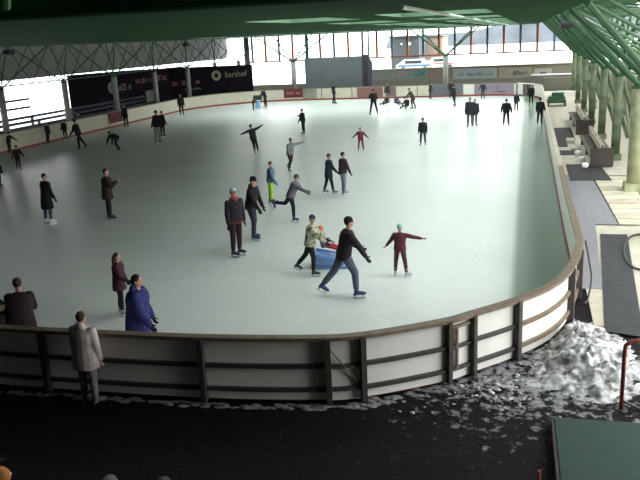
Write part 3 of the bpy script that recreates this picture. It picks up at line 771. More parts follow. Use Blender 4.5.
    rr = [(.175*s*jw, .130*s*jw), (.160*s*jw, .122*s*jw), (.182*s*jw, .132*s*jw), (.178*s*jw, .118*s*jw), (.085*s, .08*s)]
    hemz = {'hip': .10, 'thigh': .26, 'knee': .46}[K['hem']]
    hp_ = pel-sp*.04*s; down = ((J['R'][1]-J['R'][0])+(J['L'][1]-J['L'][0])).normalized() if lift is None else -sp
    hem = hp_+down*(hemz-.04)*s
    fl = 1+.5*(hemz-.1)
    b.tube([hem, hem+(hp_-hem)*.5, pel+sp*.02*s, waist, chest, chest+sp*.085*s, neck+sp*.02*s],
           [(rr[0][0]*fl, rr[0][1]*fl*1.05), (rr[0][0]*fl, rr[0][1]*fl)]+rr, 16, side)
    for k_ in 'rl':
        h, k, a = J[k_]; b.limb(h, k, .068*s*jw, .056*s*jw); b.limb(k, a-(a-k)*.03, .056*s*jw, .042*s*jw)
    if K.get('hood'): b.ell(neck-T(Vector((0, .07*s, -.02*s))), (.11*s, .07*s, .09*s))
    b.remesh('jacket', jm, root, vox, 1)
    if K.get('hemband'):
        MB().tube([hem-down*.03*s, hem+down*.015*s], [(rr[0][0]*fl*1.05, rr[0][1]*fl*1.12)]*2, 16, side).build('hem_band', cloth(K['hemband']), root, True)
    if K.get('backpack'):
        b = MB().ell(chest-T(Vector((0, .17*s, .02*s))), (.14*s, .08*s, .2*s)); b.remesh('backpack', cloth(K['backpack']), root, vox, 2)
    # headwear and hair
    hz = lambda v: hc+hrot @ (Vector(v)*h_)
    hatk = K.get('hatkind', 'beanie')
    if K['hair'] and not (K['hat'] and hatk == 'helmet'):
        b = MB().ell(hz((0, -.014, .020)), (.084*h_, .096*h_, .104*h_), 14, 10, hrot)
        if K.get('long'):
            b.tube([hz((0, -.05, .03)), hz((0, -.085, -.06)), hz((0, -.095, -.17)), hz((0, -.08, -.24))], [(.09*h_, .07*h_), (.105*h_, .07*h_), (.11*h_, .055*h_), (.07*h_, .03*h_)], 12, side)
        b.remesh('hair', cloth(K['hair']), root, .014, 1)
    if K['hat']:
        hm = cloth(K['hat']) if hatk != 'helmet' else mat('helmet_%.2f%.2f%.2f' % tuple(K['hat']), K['hat'], .3)
        b = MB(); 
        if hatk == 'helmet':
            b.ell(hz((0, -.008, .035)), (.098*h_, .115*h_, .098*h_), 16, 10, hrot); b.ell(hz((0, .07, .05)), (.06*h_, .06*h_, .02*h_), 12, 6, hrot)
            b.remesh('helmet', hm, root, .012, 1)
        elif hatk == 'hood':
            b.ell(hz((0, -.02, .0)), (.105*h_, .105*h_, .135*h_), 14, 10, hrot); b.remesh('hood', hm, root, .014, 1)
        else:
            b.ell(hz((0, -.012, .052)), (.088*h_, .102*h_, .085*h_), 16, 10, hrot)
            ho = b.remesh('hat', hm, root, .014, 1)
            rb = MB(); rb.tube([hz((0, -.008, .015)), hz((0, -.008, .045))], [(.091*h_, .105*h_)]*2, 16, hrot @ X)
            rb.build('brim', cloth(K.get('brim', K['hat'])), ho, True)
            if K.get('pom'): MB().ell(hz((0, -.02, .15)), (.03*h_, .03*h_, .03*h_), 10, 7).build('pompom', cloth(K['pom']), ho, True)
    if K.get('scarf'):
        b = MB(); ring = [neck+Vector((.085*s*math.cos(a), .078*s*math.sin(a), .03*s)) for a in [2*math.pi*i/12 for i in range(13)]]
        b.tube(ring, .034*s, 8); b.limb(ring[3], ring[3]+Vector((.02, .05, -.22))*s, .035*s, .03*s)
        b.remesh('scarf', cloth(K['scarf']), root, .014, 1)
    if fine:
        for sd in (-1, 1): MB().ell(hz((sd*.03, .085, .015)), (.011*h_, .008*h_, .009*h_), 8, 6).build('eye', EYE, root, True)
        MB().ell(hz((0, .084, -.058)), (.022*h_, .008*h_, .007*h_), 8, 6).build('mouth', LIP, root, True)
    # gloves (each with palm, four fingers and thumb)
    gm = cloth(K['glove']) if K['glove'] else SKIN
    for nm, sd in (('r', 1), ('l', -1)):
        h, k, a = J[nm]; d = (a-k).normalized(); o = bpy.data.objects.new('glove' if K['glove'] else 'hand', glove_mesh(sd, gm)); C.objects.link(o); o.parent = root
        zax = -d; xa = Vector((1, 0, 0)); yax = zax.cross(xa); yax = yax.normalized() if yax.length > .2 else Vector((0, 1, 0)); xa = yax.cross(zax).normalized()
        M = Matrix((xa, yax, zax)).transposed().to_4x4(); M.translation = a+d*.005*s
        o.matrix_local = M @ Matrix.Rotation(R(-60*sd), 4, 'Z') @ Matrix.Scale(s*1.08, 4)
    # skates / boots
    bm_ = mat('boot_%.2f%.2f%.2f' % tuple(K['boot']), K['boot'], .4); me, bl = skate_meshes(bm_, K['skate'])
    for q, nm in enumerate('RL'):
        a = J[nm][2]; o = bpy.data.objects.new('ice_skate' if K['skate'] else 'boot', me); C.objects.link(o); o.parent = root
        sd = 1 if nm == 'R' else -1
        pt = P.get('pitch', (0, 0))[q]
        M = Matrix.Rotation(R(-8*sd+P.get('toe', (0, 0))[q]), 4, 'Z') @ Matrix.Rotation(R(pt), 4, 'X') @ Matrix.Scale(s, 4)
        piv = Vector((0, -.05, .17 if K['skate'] else .10))
        M2 = Matrix.Translation(a) @ M @ Matrix.Translation(-piv)
        o.matrix_local = M2
        if bl: c = bpy.data.objects.new('blade', bl); C.objects.link(c); c.parent = o
    root['_j'] = 0; del root['_j']
    return root, {k_: tuple(root.matrix_basis @ v if False else v for v in vv) for k_, vv in J.items()}, (chest, neck, hc)

STAND = {}
stride = lambda r=25, l=-28: dict(lean=14, legs=[((r, 4), (r-18, 2)), ((l, 8), (l-14, 6))], arms=[((-15, 14), (5, 8)), ((25, 12), (45, 4))], pitch=(0, -25))
NAVY = (.018, .02, .035); BLK = (.013, .013, .016); DJ = (.03, .035, .055); BLUEB = (.03, .04, .15)

person(49, 172, 224, 25, 'person in a long black coat and blue jeans standing on the ice, far left', dict(turn=-40), dict(jacket=(.015, .013, .018), hem='knee', legs=(.09, .09, .15), boot=(.7, .7, .72), hair=(.03, .018, .015)), fine=True)
A, J2, _ = person(110, 167, 220, 55, 'person in a dark brown puffy coat holding up a phone', dict(turn=-20, arms=[((28, 14), (128, -8)), ((24, 12), (112, -22))], legs=[((3, 5), (-2, 3)), ((-1, 5), (-3, 3))]),
       dict(jacket=(.035, .028, .024), hem='thigh', legs=(.025, .025, .025), boot=(.02, .02, .02), puff=1.25, hair=(.03, .02, .015), glove=None), fine=True)
bpy.context.view_layer.update()
hp_ = (A.matrix_world @ J2['r'][2] + A.matrix_world @ J2['l'][2])/2+Vector((0, 0, .10))
t = empty('smartphone', hp_, R(-55), 'small dark phone held up by the person in the brown coat', 'phone')
MB().box(-.04, .04, -.005, .005, -.08, .08).build('body', DARK, t); MB().box(-.035, .035, -.0065, -.005, -.074, .074).build('screen', mat('phone_screen', (.12, .16, .2), .1), t)
person(237, 185, 256, 125, 'person with a white hat and red scarf standing in dark clothes', dict(lean=2, arms=[((0, 9), (10, 3)), ((0, 9), (8, 3))], turn=0, toe=(30, 10)),
       dict(jacket=(.018, .016, .024), hem='hip', hemband=(.14, .03, .03), legs=(.035, .018, .02), hat=(.42, .44, .46), brim=(.12, .12, .14), scarf=(.32, .06, .04), boot=(.04, .04, .06), puff=1.12), fine=True, hk=.99)
person(254, 176, 240, 95, 'tall person in a black hooded jacket with blue skates', dict(lean=13, arms=[((20, 6), (30, 0)), ((12, 8), (20, 3))], legs=[((16, 3), (-4, 1)), ((4, 3), (-10, 1))], nod=10),
       dict(jacket=BLK, hem='hip', legs=(.035, .038, .05), hood=True, hat=BLK, boot=BLUEB, puff=1.1), fine=True, hk=1.03)
person(271, 160, 203, 75, 'child in neon yellow-green trousers and blue top', dict(lean=6, arms=[((10, 16), (30, 5)), ((0, 12), (10, 4))]),
       dict(jacket=(.10, .16, .26), hem='hip', legs=(.33, .68, .06), legw=1.15, hair=(.16, .05, .035), boot=(.07, .08, .09), glove=(.10, .16, .2)), fine=True)
person(285, 176, 221, 85, 'person in a grey-blue jacket leaning forward with one leg raised behind', dict(lean=26, tilt=0, legs=[((12, 3), (0, 1)), ((-38, 6), (-92, 4))], arms=[((60, 20), (72, 8)), ((30, 20), (50, 10))], pitch=(0, -70), nod=-5),
       dict(jacket=(.13, .13, .17), hem='hip', legs=(.02, .02, .03), hat=(.10, .07, .05), boot=BLUEB, glove=(.2, .12, .1)), fine=True, hk=1.10)
person(257, 123, 155, 10, 'person with both arms spread wide in a blue-grey top', dict(lean=4, tilt=-12, arms=[((10, 98), (0, 108)), ((10, 82), (0, 80))], legs=[((0, 3), (-4, 3)), ((6, 3), (-8, 0))]),
       dict(jacket=(.045, .06, .065), legs=(.045, .03, .025), boot=(.3, .3, .3), glove=(.08, .05, .05)))
person(289, 137, 171, 120, 'person in a light grey top skating with one arm out', dict(lean=10, legs=[((28, 10), (-15, 8)), ((-20, 14), (-50, 10))], arms=[((20, 20), (40, 10)), ((15, 88), (20, 95))], pitch=(0, -35)),
       dict(jacket=(.22, .23, .24), legs=(.02, .02, .022), hair=(.03, .02, .02), boot=(.05, .05, .07), glove=(.2, .1, .09)), hk=1.06)
person(304, 108, 134, 290, 'slim dark figure reaching an arm to the left in mid rink', dict(lean=8, arms=[((60, 10), (80, 4)), ((5, 8), (25, 4))]), dict(jacket=(.03, .03, .035), legs=(.02, .02, .02), boot=(.15, .14, .13)))
person(329, 152, 194, 60, 'person in a navy jacket, left one of the pair holding arms', dict(lean=5, arms=[((20, 20), (40, 25)), ((5, 8), (15, 4))], legs=[((12, 4), (8, 2)), ((-10, 4), (-16, 2))]), dict(jacket=(.03, .035, .05), hem='thigh', legs=(.018, .018, .02), hair=(.10, .05, .035), boot=(.12, .13, .16)), fine=True)
person(344, 151, 195, 50, 'person in a dark plum jacket and pale jeans, right one of the pair', dict(lean=6, tilt=-4, arms=[((10, 25), (15, 15)), ((10, 30), (15, 30))], legs=[((0, 2), (-4, 1)), ((6, 2), (-4, 1))]), dict(jacket=(.05, .032, .045), hem='hip', legs=(.20, .22, .28), hair=(.02, .015, .02), boot=(.2, .2, .26), puff=1.2), fine=True)
person(361, 126, 151, 170, 'small child in a red snowsuit in mid rink', dict(arms=[((5, 45), (10, 50)), ((5, 40), (10, 45))], legs=[((0, 8), (-4, 6)), ((6, 8), (-4, 6))]), dict(jacket=(.22, .06, .07), legs=(.22, .045, .05), hair=(.08, .03, .03), boot=(.05, .03, .04), glove=(.15, .05, .05), puff=1.2), hk=.97)
person(423, 116, 146, 180, 'person in a dark navy jacket standing alone in the right half', dict(lean=2, legs=[((0, 5), (-2, 3)), ((2, 5), (-2, 3))]), dict(jacket=(.025, .026, .04), legs=(.045, .04, .055), hat=(.05, .045, .05), boot=(.1, .12, .13), puff=1.2), fine=True, hk=.97)
person(306, 214, 275, 80, 'person in a camouflage jacket pushing the blue sled', dict(lean=10, arms=[((38, 4), (50, 0)), ((38, 4), (50, 0))], legs=[((12, 4), (-2, 2)), ((-22, 8), (-40, 6))], pitch=(0, -30), turn=-25, nod=10),
       dict(jacket_m=CAMO, hem='hip', legs=(.02, .02, .022), hat=(.035, .03, .035), brim=(.25, .24, .24), boot=(.06, .035, .035), puff=1.2), fine=True, hk=1.02)
person(340, 218, 297, 62, 'person in a black jacket and blue-grey jeans striding in front of the sled', dict(lean=14, legs=[((26, 8), (2, 4)), ((-24, 12), (-40, 8))], arms=[((34, 20), (30, 14)), ((18, 10), (60, -4))], pitch=(0, -35), nod=-6),
       dict(jacket=(.026, .020, .024), hem='hip', legs=(.10, .11, .17), legw=1.08, hat=(.02, .016, .018), boot=BLUEB, puff=1.12, glove=(.02, .015, .015)), fine=True, hk=1.07)
person(401, 223, 277, 8, 'child in a maroon snowsuit and teal helmet with arms held out', dict(lean=4, arms=[((10, 80), (8, 84)), ((14, 34), (16, 40))], legs=[((0, 10), (-4, 9)), ((4, 8), (-4, 4))], toe=(-30, 0)),
       dict(jacket=(.13, .035, .055), legs=(.11, .04, .055), hat=(.20, .42, .40), hatkind='helmet', boot=(.4, .42, .46), glove=(.02, .015, .02), puff=1.1), fine=True)
person(122, 251, 315, 75, 'girl with long brown hair in a maroon coat by the near boards', dict(lean=3, arms=[((20, 12), (60, 4)), ((8, 8), (20, 2))], legs=[((6, 3), (0, 1)), ((-4, 3), (-8, 1))]), dict(jacket=(.055, .02, .028), hem='thigh', legs=(.018, .014, .02), hair=(.055, .03, .022), long=True, boot=(.30, .33, .40), glove=(.02, .015, .02)), fine=True)
person(142, 270, 0, 78, 'person in a bright blue jacket just beyond the near boards', dict(lean=6, arms=[((18, 10), (36, 4)), ((8, 10), (22, 4))]), dict(jacket=(.03, .035, .15), hem='thigh', legs=(.03, .03, .09), hair=(.03, .02, .015), hood=True, boot=(.03, .03, .05), puff=1.4), pos=(-6.74, 11.4, 0), height=1.94, fine=True)
person(20, 282, 0, 330, 'broad dark person leaning by the near boards at the left edge', dict(lean=14, arms=[((20, 8), (70, -14)), ((20, 8), (60, -14))]), dict(jacket=(.03, .016, .02), hem='thigh', legs=(.02, .02, .02), hat=(.06, .03, .03), boot=(.02, .02, .02), puff=1.3), pos=(-9.02, 11.2, 0), height=1.80, fine=True)
person(0, 315, 0, 60, 'dark child at the extreme left edge behind the near boards', dict(), dict(jacket=(.02, .015, .018), hat=(.02, .016, .018), boot=(.02, .02, .02)), pos=(-9.42, 11.1, 0), height=1.40)
person(84, 307, 0, 5, 'spectator in a pale pink-grey coat watching from outside the near boards', dict(lean=3, arms=[((2, 10), (10, 4)), ((2, 10), (10, 4))], legs=[((0, 3), (-1, 1)), ((1, 3), (-1, 1))]), dict(jacket=(.50, .42, .42), hem='thigh', legs=(.20, .18, .20), hood=True, hair=(.06, .035, .03), boot=(.1, .09, .1), skate=False, glove=None, puff=1.28), pos=(-7.06, 10.18, -.03), height=1.70, fine=True)
person(105, 0, 0, 10, 'spectator in a white and red hat, head only at the bottom edge', dict(), dict(jacket=(.05, .04, .05), hat=(.10, .09, .10), brim=(.22, .04, .04), skate=False), pos=(-3.98, 5.78, -.03), height=1.72)
person(162, 0, 0, 0, 'spectator in a grey hat, head only at the bottom edge', dict(), dict(jacket=(.04, .04, .05), hat=(.06, .055, .07), skate=False), pos=(-3.42, 5.88, -.03), height=1.70)
person(3, 0, 0, 20, 'spectator in an orange-brown hood at the bottom left corner', dict(), dict(jacket=(.30, .12, .04), hat=(.30, .12, .04), hatkind='hood', skate=False), pos=(-5.22, 5.72, -.03), height=1.72)
# left background
person(19, 144, 170, 120, 'dark child skating near the shaded left boards', dict(lean=6, arms=[((10, 30), (25, 20)), ((5, 30), (20, 20))]), dict(jacket=(.03, .022, .03), legs=(.02, .018, .03), hat=(.03, .025, .03)), hk=.97)
person(0, 160, 187, 90, 'dark figure cut off by the left edge of the rink view', dict(lean=10), dict(jacket=BLK, legs=BLK))
person(10, 131, 153.5, 100, 'dark figure leaning on the left boards beside the leftmost column', dict(lean=20, arms=[((40, 20), (60, 10)), ((30, 30), (50, 20))]), dict(jacket=(.02, .02, .03), legs=(.02, .02, .03)))
person(48, 122, 144, 100, 'dark figure sliding along the left boards between two columns', dict(lean=-4, tilt=-6), dict(jacket=(.02, .018, .028), legs=(.02, .018, .022)))
person(66, 119, 140, 180, 'dark figure standing against the left boards in front of a column', dict(), dict(jacket=(.03, .03, .03), legs=(.03, .03, .035)))
person(83, 120, 150, 270, 'dark skater striding with a leg stretched to the right, near the left boards', dict(lean=16, legs=[((18, 4), (-2, 2)), ((-34, 8), (-44, 6))], arms=[((0, 14), (30, 8)), ((10, 12), (40, 4))], pitch=(0, -35)), dict(jacket=(.018, .02, .03), legs=(.018, .02, .026)), hk=1.08)
person(119, 133, 151, 275, 'dark skater bending far down toward the ice', dict(lean=78, legs=[((30, 5), (-20, 2)), ((5, 8), (-45, 6))], arms=[((20, 6), (10, 3)), ((30, 6), (20, 3))], pitch=(0, -30)), dict(jacket=(.018, .02, .026), legs=(.018, .018, .022), hair=(.02, .02, .02)), height=1.62)
person(127, 103, 127, 200, 'dark figure standing by the left boards right of the maroon banner', dict(), dict(jacket=(.02, .018, .022), legs=(.02, .02, .03), hem='thigh'))
person(158, 108, 144, 20, 'person in a dark jacket and pale grey trousers, left one of two close together', dict(arms=[((2, 8), (10, 3)), ((10, 30), (5, 30))]), dict(jacket=(.02, .018, .022), legs=(.30, .28, .30), legw=1.15, boot=(.1, .1, .1)), hk=.97)
person(163, 110, 137, 30, 'dark person just behind the one in pale grey trousers', dict(), dict(jacket=(.02, .015, .022), legs=(.04, .035, .04), hem='thigh', hair=(.015, .01, .01)))
person(182, 93, 116, 150, 'slim dark figure by the curved boards below the dark banners', dict(), dict(jacket=(.025, .022, .022), legs=(.02, .02, .02)), hk=.98)
# far end
person(266, 87, 108, 230, 'adult in a grey jacket pushing a skating aid near the far boards', dict(lean=14, arms=[((35, 10), (60, 4)), ((35, 10), (60, 4))]), dict(jacket=(.045, .045, .055), legs=(.05, .04, .04), boot=(.25, .1, .05)))
person(253.5, 97, 111, 100, 'small child in dark red behind the blue skating aid', dict(lean=8, arms=[((45, 10), (70, 4)), ((45, 10), (70, 4))]), dict(jacket=(.07, .03, .03), legs=(.05, .03, .03), boot=(.4, .35, .1)))
person(334, 82, 104, 90, 'tall dark skater right in front of the far slate screen wall', dict(lean=-3, legs=[((12, 4), (4, 2)), ((-6, 4), (-14, 2))]), dict(jacket=(.025, .025, .032), legs=(.02, .02, .025)))
person(374, 88, 115, 330, 'dark skater with legs apart right of the screen wall', dict(lean=5, legs=[((4, 14), (-4, 12)), ((-2, 14), (-8, 12))], arms=[((10, 20), (60, 4)), ((30, 12), (80, -4))]), dict(jacket=(.03, .03, .032), legs=(.018, .018, .02), boot=(.12, .1, .04)))
person(388, 82, 103, 200, 'adult in a greenish jacket and pale trousers by the far pink advert', dict(), dict(jacket=(.06, .065, .06), legs=(.26, .24, .24), boot=(.05, .05, .05)))
def sitting(px, py, face, h, label, jc, lc):
    g = at(px, py)
    person(px, 0, 0, face, label, dict(lean=4, seat=.16*h/1.1, legs=[((84, 14), (70, 8)), ((84, 14), (66, 8))], arms=[((20, 20), (50, 5)), ((20, 20), (50, 5))]), dict(jacket=jc, legs=lc, skate=True, boot=(.03, .03, .04)), pos=(g.x, g.y, 0), height=h)
sitting(396, 104.5, 130, 1.45, 'child in a purple top sitting on the ice, right one of the far sitting pair', (.12, .07, .16), (.04, .02, .03))
sitting(387, 104.5, 220, 1.4, 'child in dark clothes sitting on the ice below the pale-trousered adult', (.05, .03, .04), (.02, .02, .03))
sitting(407, 108, 200, 1.6, 'child in teal trousers sitting on the ice beside the stooping adult', (.06, .03, .045), (.03, .06, .07))
person(414, 89, 109, 265, 'adult in a grey coat stooping over a sitting child', dict(lean=32, arms=[((35, 10), (50, 4)), ((35, 10), (50, 4))], legs=[((14, 8), (-8, 4)), ((-10, 10), (-24, 6))]), dict(jacket=(.07, .065, .06), hem='thigh', legs=(.02, .02, .02), boot=(.2, .15, .04)), hk=1.15)
person(430, 82, 99, 120, 'slim grey figure against the far boards beside the blue-grey advert', dict(lean=8), dict(jacket=(.05, .05, .055), legs=(.06, .06, .065)))
person(455, 84, 107, 300, 'dark skater in front of the far boards near the column, front one of two', dict(lean=4, legs=[((2, 4), (-2, 2)), ((-18, 14), (-28, 12))]), dict(jacket=(.03, .035, .035), legs=(.02, .03, .025)))
person(451, 80, 98, 180, 'dark figure by the far boards near the column, rear one of two', dict(), dict(jacket=(.04, .04, .045), legs=(.04, .04, .045)))
person(470, 95, 127, 185, 'broad person in a dark jacket and grey-blue trousers in the far right half', dict(lean=2), dict(jacket=(.035, .035, .045), legs=(.11, .12, .14), hair=(.02, .02, .02), puff=1.35, hem='thigh', boot=(.03, .03, .03)), fine=True, hk=.96)
person(474.5, 98, 126, 160, 'dark-haired person half hidden behind the broad one in grey-blue trousers', dict(), dict(jacket=(.04, .035, .04), legs=(.07, .075, .07), hair=(.07, .03, .025), puff=1.1, hem='thigh'))
person(483, 81, 99, 200, 'grey figure in front of the lilac advert', dict(arms=[((5, 30), (20, 20)), ((5, 30), (20, 20))]), dict(jacket=(.05, .055, .055), legs=(.07, .08, .07)))
person(506, 97, 126, 5, 'person in black with blue sleeves seen from behind, far right half', dict(lean=2, arms=[((6, 22), (14, 10)), ((6, 22), (14, 10))], legs=[((0, 6), (-2, 4)), ((2, 6), (-2, 4))]), dict(jacket=(.012, .013, .018), legs=(.02, .018, .02), hair=(.012, .012, .014), puff=1.2, glove=(.05, .12, .35), boot=(.04, .04, .05)), fine=True, hk=.97)
person(516, 92, 111, 20, 'small dark-haired child skating behind the person with blue sleeves', dict(lean=6), dict(jacket=(.03, .03, .035), legs=(.03, .03, .035)))
person(531, 84, 105, 190, 'dark figure standing at the open far right gate', dict(), dict(jacket=(.02, .022, .025), legs=(.02, .02, .022), boot=(.02, .04, .12)))
person(539.5, 95, 125, 10, 'person in black standing close to the right-hand boards', dict(lean=2, arms=[((10, 14), (40, 5)), ((4, 10), (14, 4))]), dict(jacket=(.015, .015, .018), legs=(.02, .02, .022), hat=(.02, .02, .02), puff=1.2, hem='hip'), fine=True, hk=.94)

# blue sled with a seated child
BLU = mat('blue_plastic', (.16, .28, .58), .35, var=.15, scale=5)
g = at(330, 267)
sl = empty('push_sled', (g.x, g.y, 0), R(-80), 'blue plastic push sled carrying a child in an orange hat', 'sled'); sl.scale = (1.05, 1.0, 1.25)
b = MB()
b.tube([(0, -.46, .17), (0, -.34, .17), (0, .0, .16), (0, .34, .14), (0, .52, .18)], [(.19, .10), (.26, .15), (.28, .14), (.22, .10), (.12, .06)], 16, (1, 0, 0))
b.tube([(0, -.33, .1), (0, -.40, .35), (0, -.46, .60)], [(.24, .05), (.22, .04), (.15, .03)], 14, (1, 0, 0))
for sd in (-1, 1): b.limb((sd*.24, -.35, .3), (sd*.25, .35, .2), (.03, .07), (.03, .05))
b.remesh('shell', BLU, sl, .018, 2)
for sd in (-1, 1): MB().box(sd*.18-.015, sd*.18+.015, -.4, .45, 0, .06).build('runner', BLU, sl)
MB().tube([(-.20, -.46, .62), (-.20, -.50, .70), (.20, -.50, .70), (.20, -.46, .62)], .02, 8).build('push_handle', BLU, sl)
person(322, 0, 0, 80, 'small child in an orange hat and red trousers seated in the blue sled', dict(lean=-12, seat=.62, legs=[((78, 8), (62, 4)), ((80, 8), (66, 4))], arms=[((30, 14), (60, 5)), ((30, 14), (60, 5))]),
       dict(jacket=(.22, .16, .30), hem='hip', legs=(.42, .03, .03), hat=(.75, .16, .05), boot=(.2, .08, .1), glove=(.2, .1, .2), puff=1.2), pos=(g.x-.12, g.y-.02, .0), height=1.12, fine=True)
# skating aid far away
g = at(258, 109)
sa = empty('skating_aid', (g.x, g.y, 0), R(20), 'blue and white skating aid with a dark top on the far ice', 'skating aid')
MB().tube([(0, 0, .08), (0, 0, .55), (0, 0, .8)], [.24, .2, .18], 14).build('body', mat('pale_blue_plastic', (.25, .5, .85), .4), sa, True)
MB().box(-.35, .35, -.16, .16, .8, 1.2).build('top', DARK, sa)
for sd in (-1, 1): MB().box(sd*.22-.02, sd*.22+.02, -.35, .35, 0, .09).build('runner', HDPE, sa)

# ------------------------------------------------------------ right-hand walkway objects
def mat_piece(pts, label):
    tag(MB().prism(pts, .0, .025).build('rubber_mat', RUBBER), label, 'mat')
mat_piece([(1.72, 30.2), (3.25, 30.2), (3.1, 33.9), (1.72, 33.9)], 'dark rubber mat across the walkway in front of the nearer bench')
mat_piece([(1.6, 36.6), (2.3, 36.6), (2.3, 37.9), (1.6, 37.9)], 'thin dark rubber mat strip beside the nearer bench')
mat_piece([(1.5, 39.2), (2.05, 39.2), (2.05, 41.6), (2.55, 41.6), (2.55, 46.8), (1.5, 46.8)], 'dark rubber mat between the boards and the farther bench')
p = at(620, 235)
t = tag(MB().prism([(1.60, 14.6), (2.28, 14.4), (2.86, 22.1), (2.14, 22.1)], .0, .02).build('rubber_mat', mat('charcoal_mat', (.028, .03, .036), .8, var=.35, scale=3)), 'long charcoal mat running toward the camera beside the pale concrete', 'mat')
# pale plank decking with stripes
t = empty('plank_deck', (0, 0, 0), 0, 'pale plank decking left of the nearest right-hand column', 'deck')
for i in range(11):
    y = 23.3+.72*i; MB().box(2.78-.015*i, 3.9, y, y+.66, -.01, .02).build('plank', mat('deck_plank_%d' % (i % 3), [(.55, .50, .38), (.48, .42, .33), (.60, .56, .44)][i % 3], .8, var=.25, scale=3), t)
def bench(y, L, label, shoes=False):
    t = empty('bench', (3.12, y, 0), 0, label, 'bench')
    for yy in (0, L/2, L-.1):
        MB().box(-.42, .42, yy, yy+.08, 0, .45).build('end_panel', DWOOD, t)
        MB().box(-.03, .03, yy, yy+.08, .45, .95).build('upright', DWOOD, t)
    MB().box(-.50, -.08, -.02, L, .45, .50).build('seat', mat('grey_wood_seat', (.10, .08, .07), .7, var=.3, scale=4), t)
    MB().box(.08, .50, -.02, L, .45, .50).build('seat', _m['grey_wood_seat'], t)
    MB().box(-.07, -.03, -.02, L, .60, .95).build('backrest', WOOD, t)
    MB().box(.03, .07, -.02, L, .60, .95).build('backrest', WOOD, t)
    MB().box(-.46, .46, -.07, -.02, .05, .82).build('end_board', DWOOD, t)
    return t
bench(33.3, 6.6, 'nearer dark wooden bench with pale backrest beside the right walkway')
bench(43.6, 7.5, 'farther dark wooden bench with pale backrest beside the right walkway')
for i, (bx, by) in enumerate([(2.36, 36.3), (2.40, 34.6), (2.44, 32.9)]):
    p = Vector((bx+.08, by, 0))
    t = empty('shoe_pair', (p.x-.08, p.y, .025), R(20*i), '%s white bag on the ground at the near end of the bench' % ('farthest', 'middle', 'nearest')[i], 'bag')
    MB().ell((0, 0, .13), (.17, .12, .13), 12, 8).remesh('bag', mat('white_bag', (.8, .8, .82), .6), t, .03, 1)
    MB().tube([(-.06, 0, .22), (-.03, 0, .30), (.03, 0, .30), (.06, 0, .22)], .012, 6).build('handle', DARK, t)
    t.name = 'shoe_bag'
for i, (x, y, sx, sy) in enumerate([(2.1, 40.4, .35, .9), (2.2, 37.6, .35, .8)]):
    t = MB().box(x-.05, x+sx, y, y+sy, .025, .16).build('low_step', CONC); tag(t, 'pale low step block left of the nearer bench, %s' % ('farther one', 'closer one')[i], 'step')
# green machine and white block at far end of the walkway
g = at(551, 108)
t = empty('resurfacer_cart', (2.2, 60.5, 0), 0, 'small dark green cart beside the far end of the right boards', 'cart')
MB().box(-.6, .6, -.7, .7, .25, .75).build('body', mat('dark_green_paint', (.03, .09, .05), .5), t)
MB().box(-.35, .5, -.4, .5, .75, 1.0).build('hood', mat('dark_green_paint', (.03, .09, .05)), t)
for sx in (-1, 1):
    for sy in (-1, 1): MB().tube([(sx*.55, sy*.5, .24), (sx*.68, sy*.5, .24)], .24, 12).build('wheel', DARK, t)
t = tag(MB().box(2.6, 4.6, 68.5, 69.0, 0, .45).build('white_block', HDPE), 'long low white block at the end of the right walkway', 'block')
t = tag(MB().box(4.7, 5.4, 68.3, 68.9, 0, .5).build('brown_box', mat('brown_crate', (.12, .07, .05), .7)), 'small brown crate right of the low white block', 'crate')
# right outer wall: cream panels with dark openings
tag(MB().box(1.6, 14, 76.0, 76.3, 0, 1.2).build('wall_far', mat('beige_end_wall', (.17, .16, .12), .8, var=.1, scale=1)), kind='structure')
tag(MB().box(6.3, 6.5, 33, 76, 0, 2.9).build('wall_right', mat('green_grey_wall', (.20, .22, .16), .8, var=.3, scale=.6)), kind='structure')
CP = mat('cream_wall_panel', (.50, .48, .36), .8, var=.1, scale=1)
for k in range(9):
    y = 34.5+4.6*k
    t = tag(MB().box(6.2, 6.29, y, y+1.5, .3, 2.8).build('wall_panel', CP), 'pale cream panel on the right-hand outer wall seen between columns', 'panel', 'cream panels on the right outer wall')
RC = mat('red_corrugated', (.33, .12, .10), .7, var=.4, scale=8, stretch=(1, 4, .2), col2=(.55, .45, .42))
tag(MB().box(7.4, 7.6, 27, 60, 2.9, 4.6).build('wall_right', RC), kind='structure')
tag(MB().box(7.4, 7.6, 30, 76, 0, 2.9).build('wall_right', RC), kind='structure')
OB = mat('autumn_building', (.42, .24, .13), .8, scale=.7, col2=(.25, .24, .20))
t = empty('building', (16, 40, 0), 0, 'orange-brown building glimpsed through the right-hand lattice', 'building')
MB().box(0, 8, -8, 46, -.05, 8.6).build('wall', OB, t); MB().box(-.3, 8.3, -8.3, 46.3, 8.6, 8.9).build('roof', DARK, t)

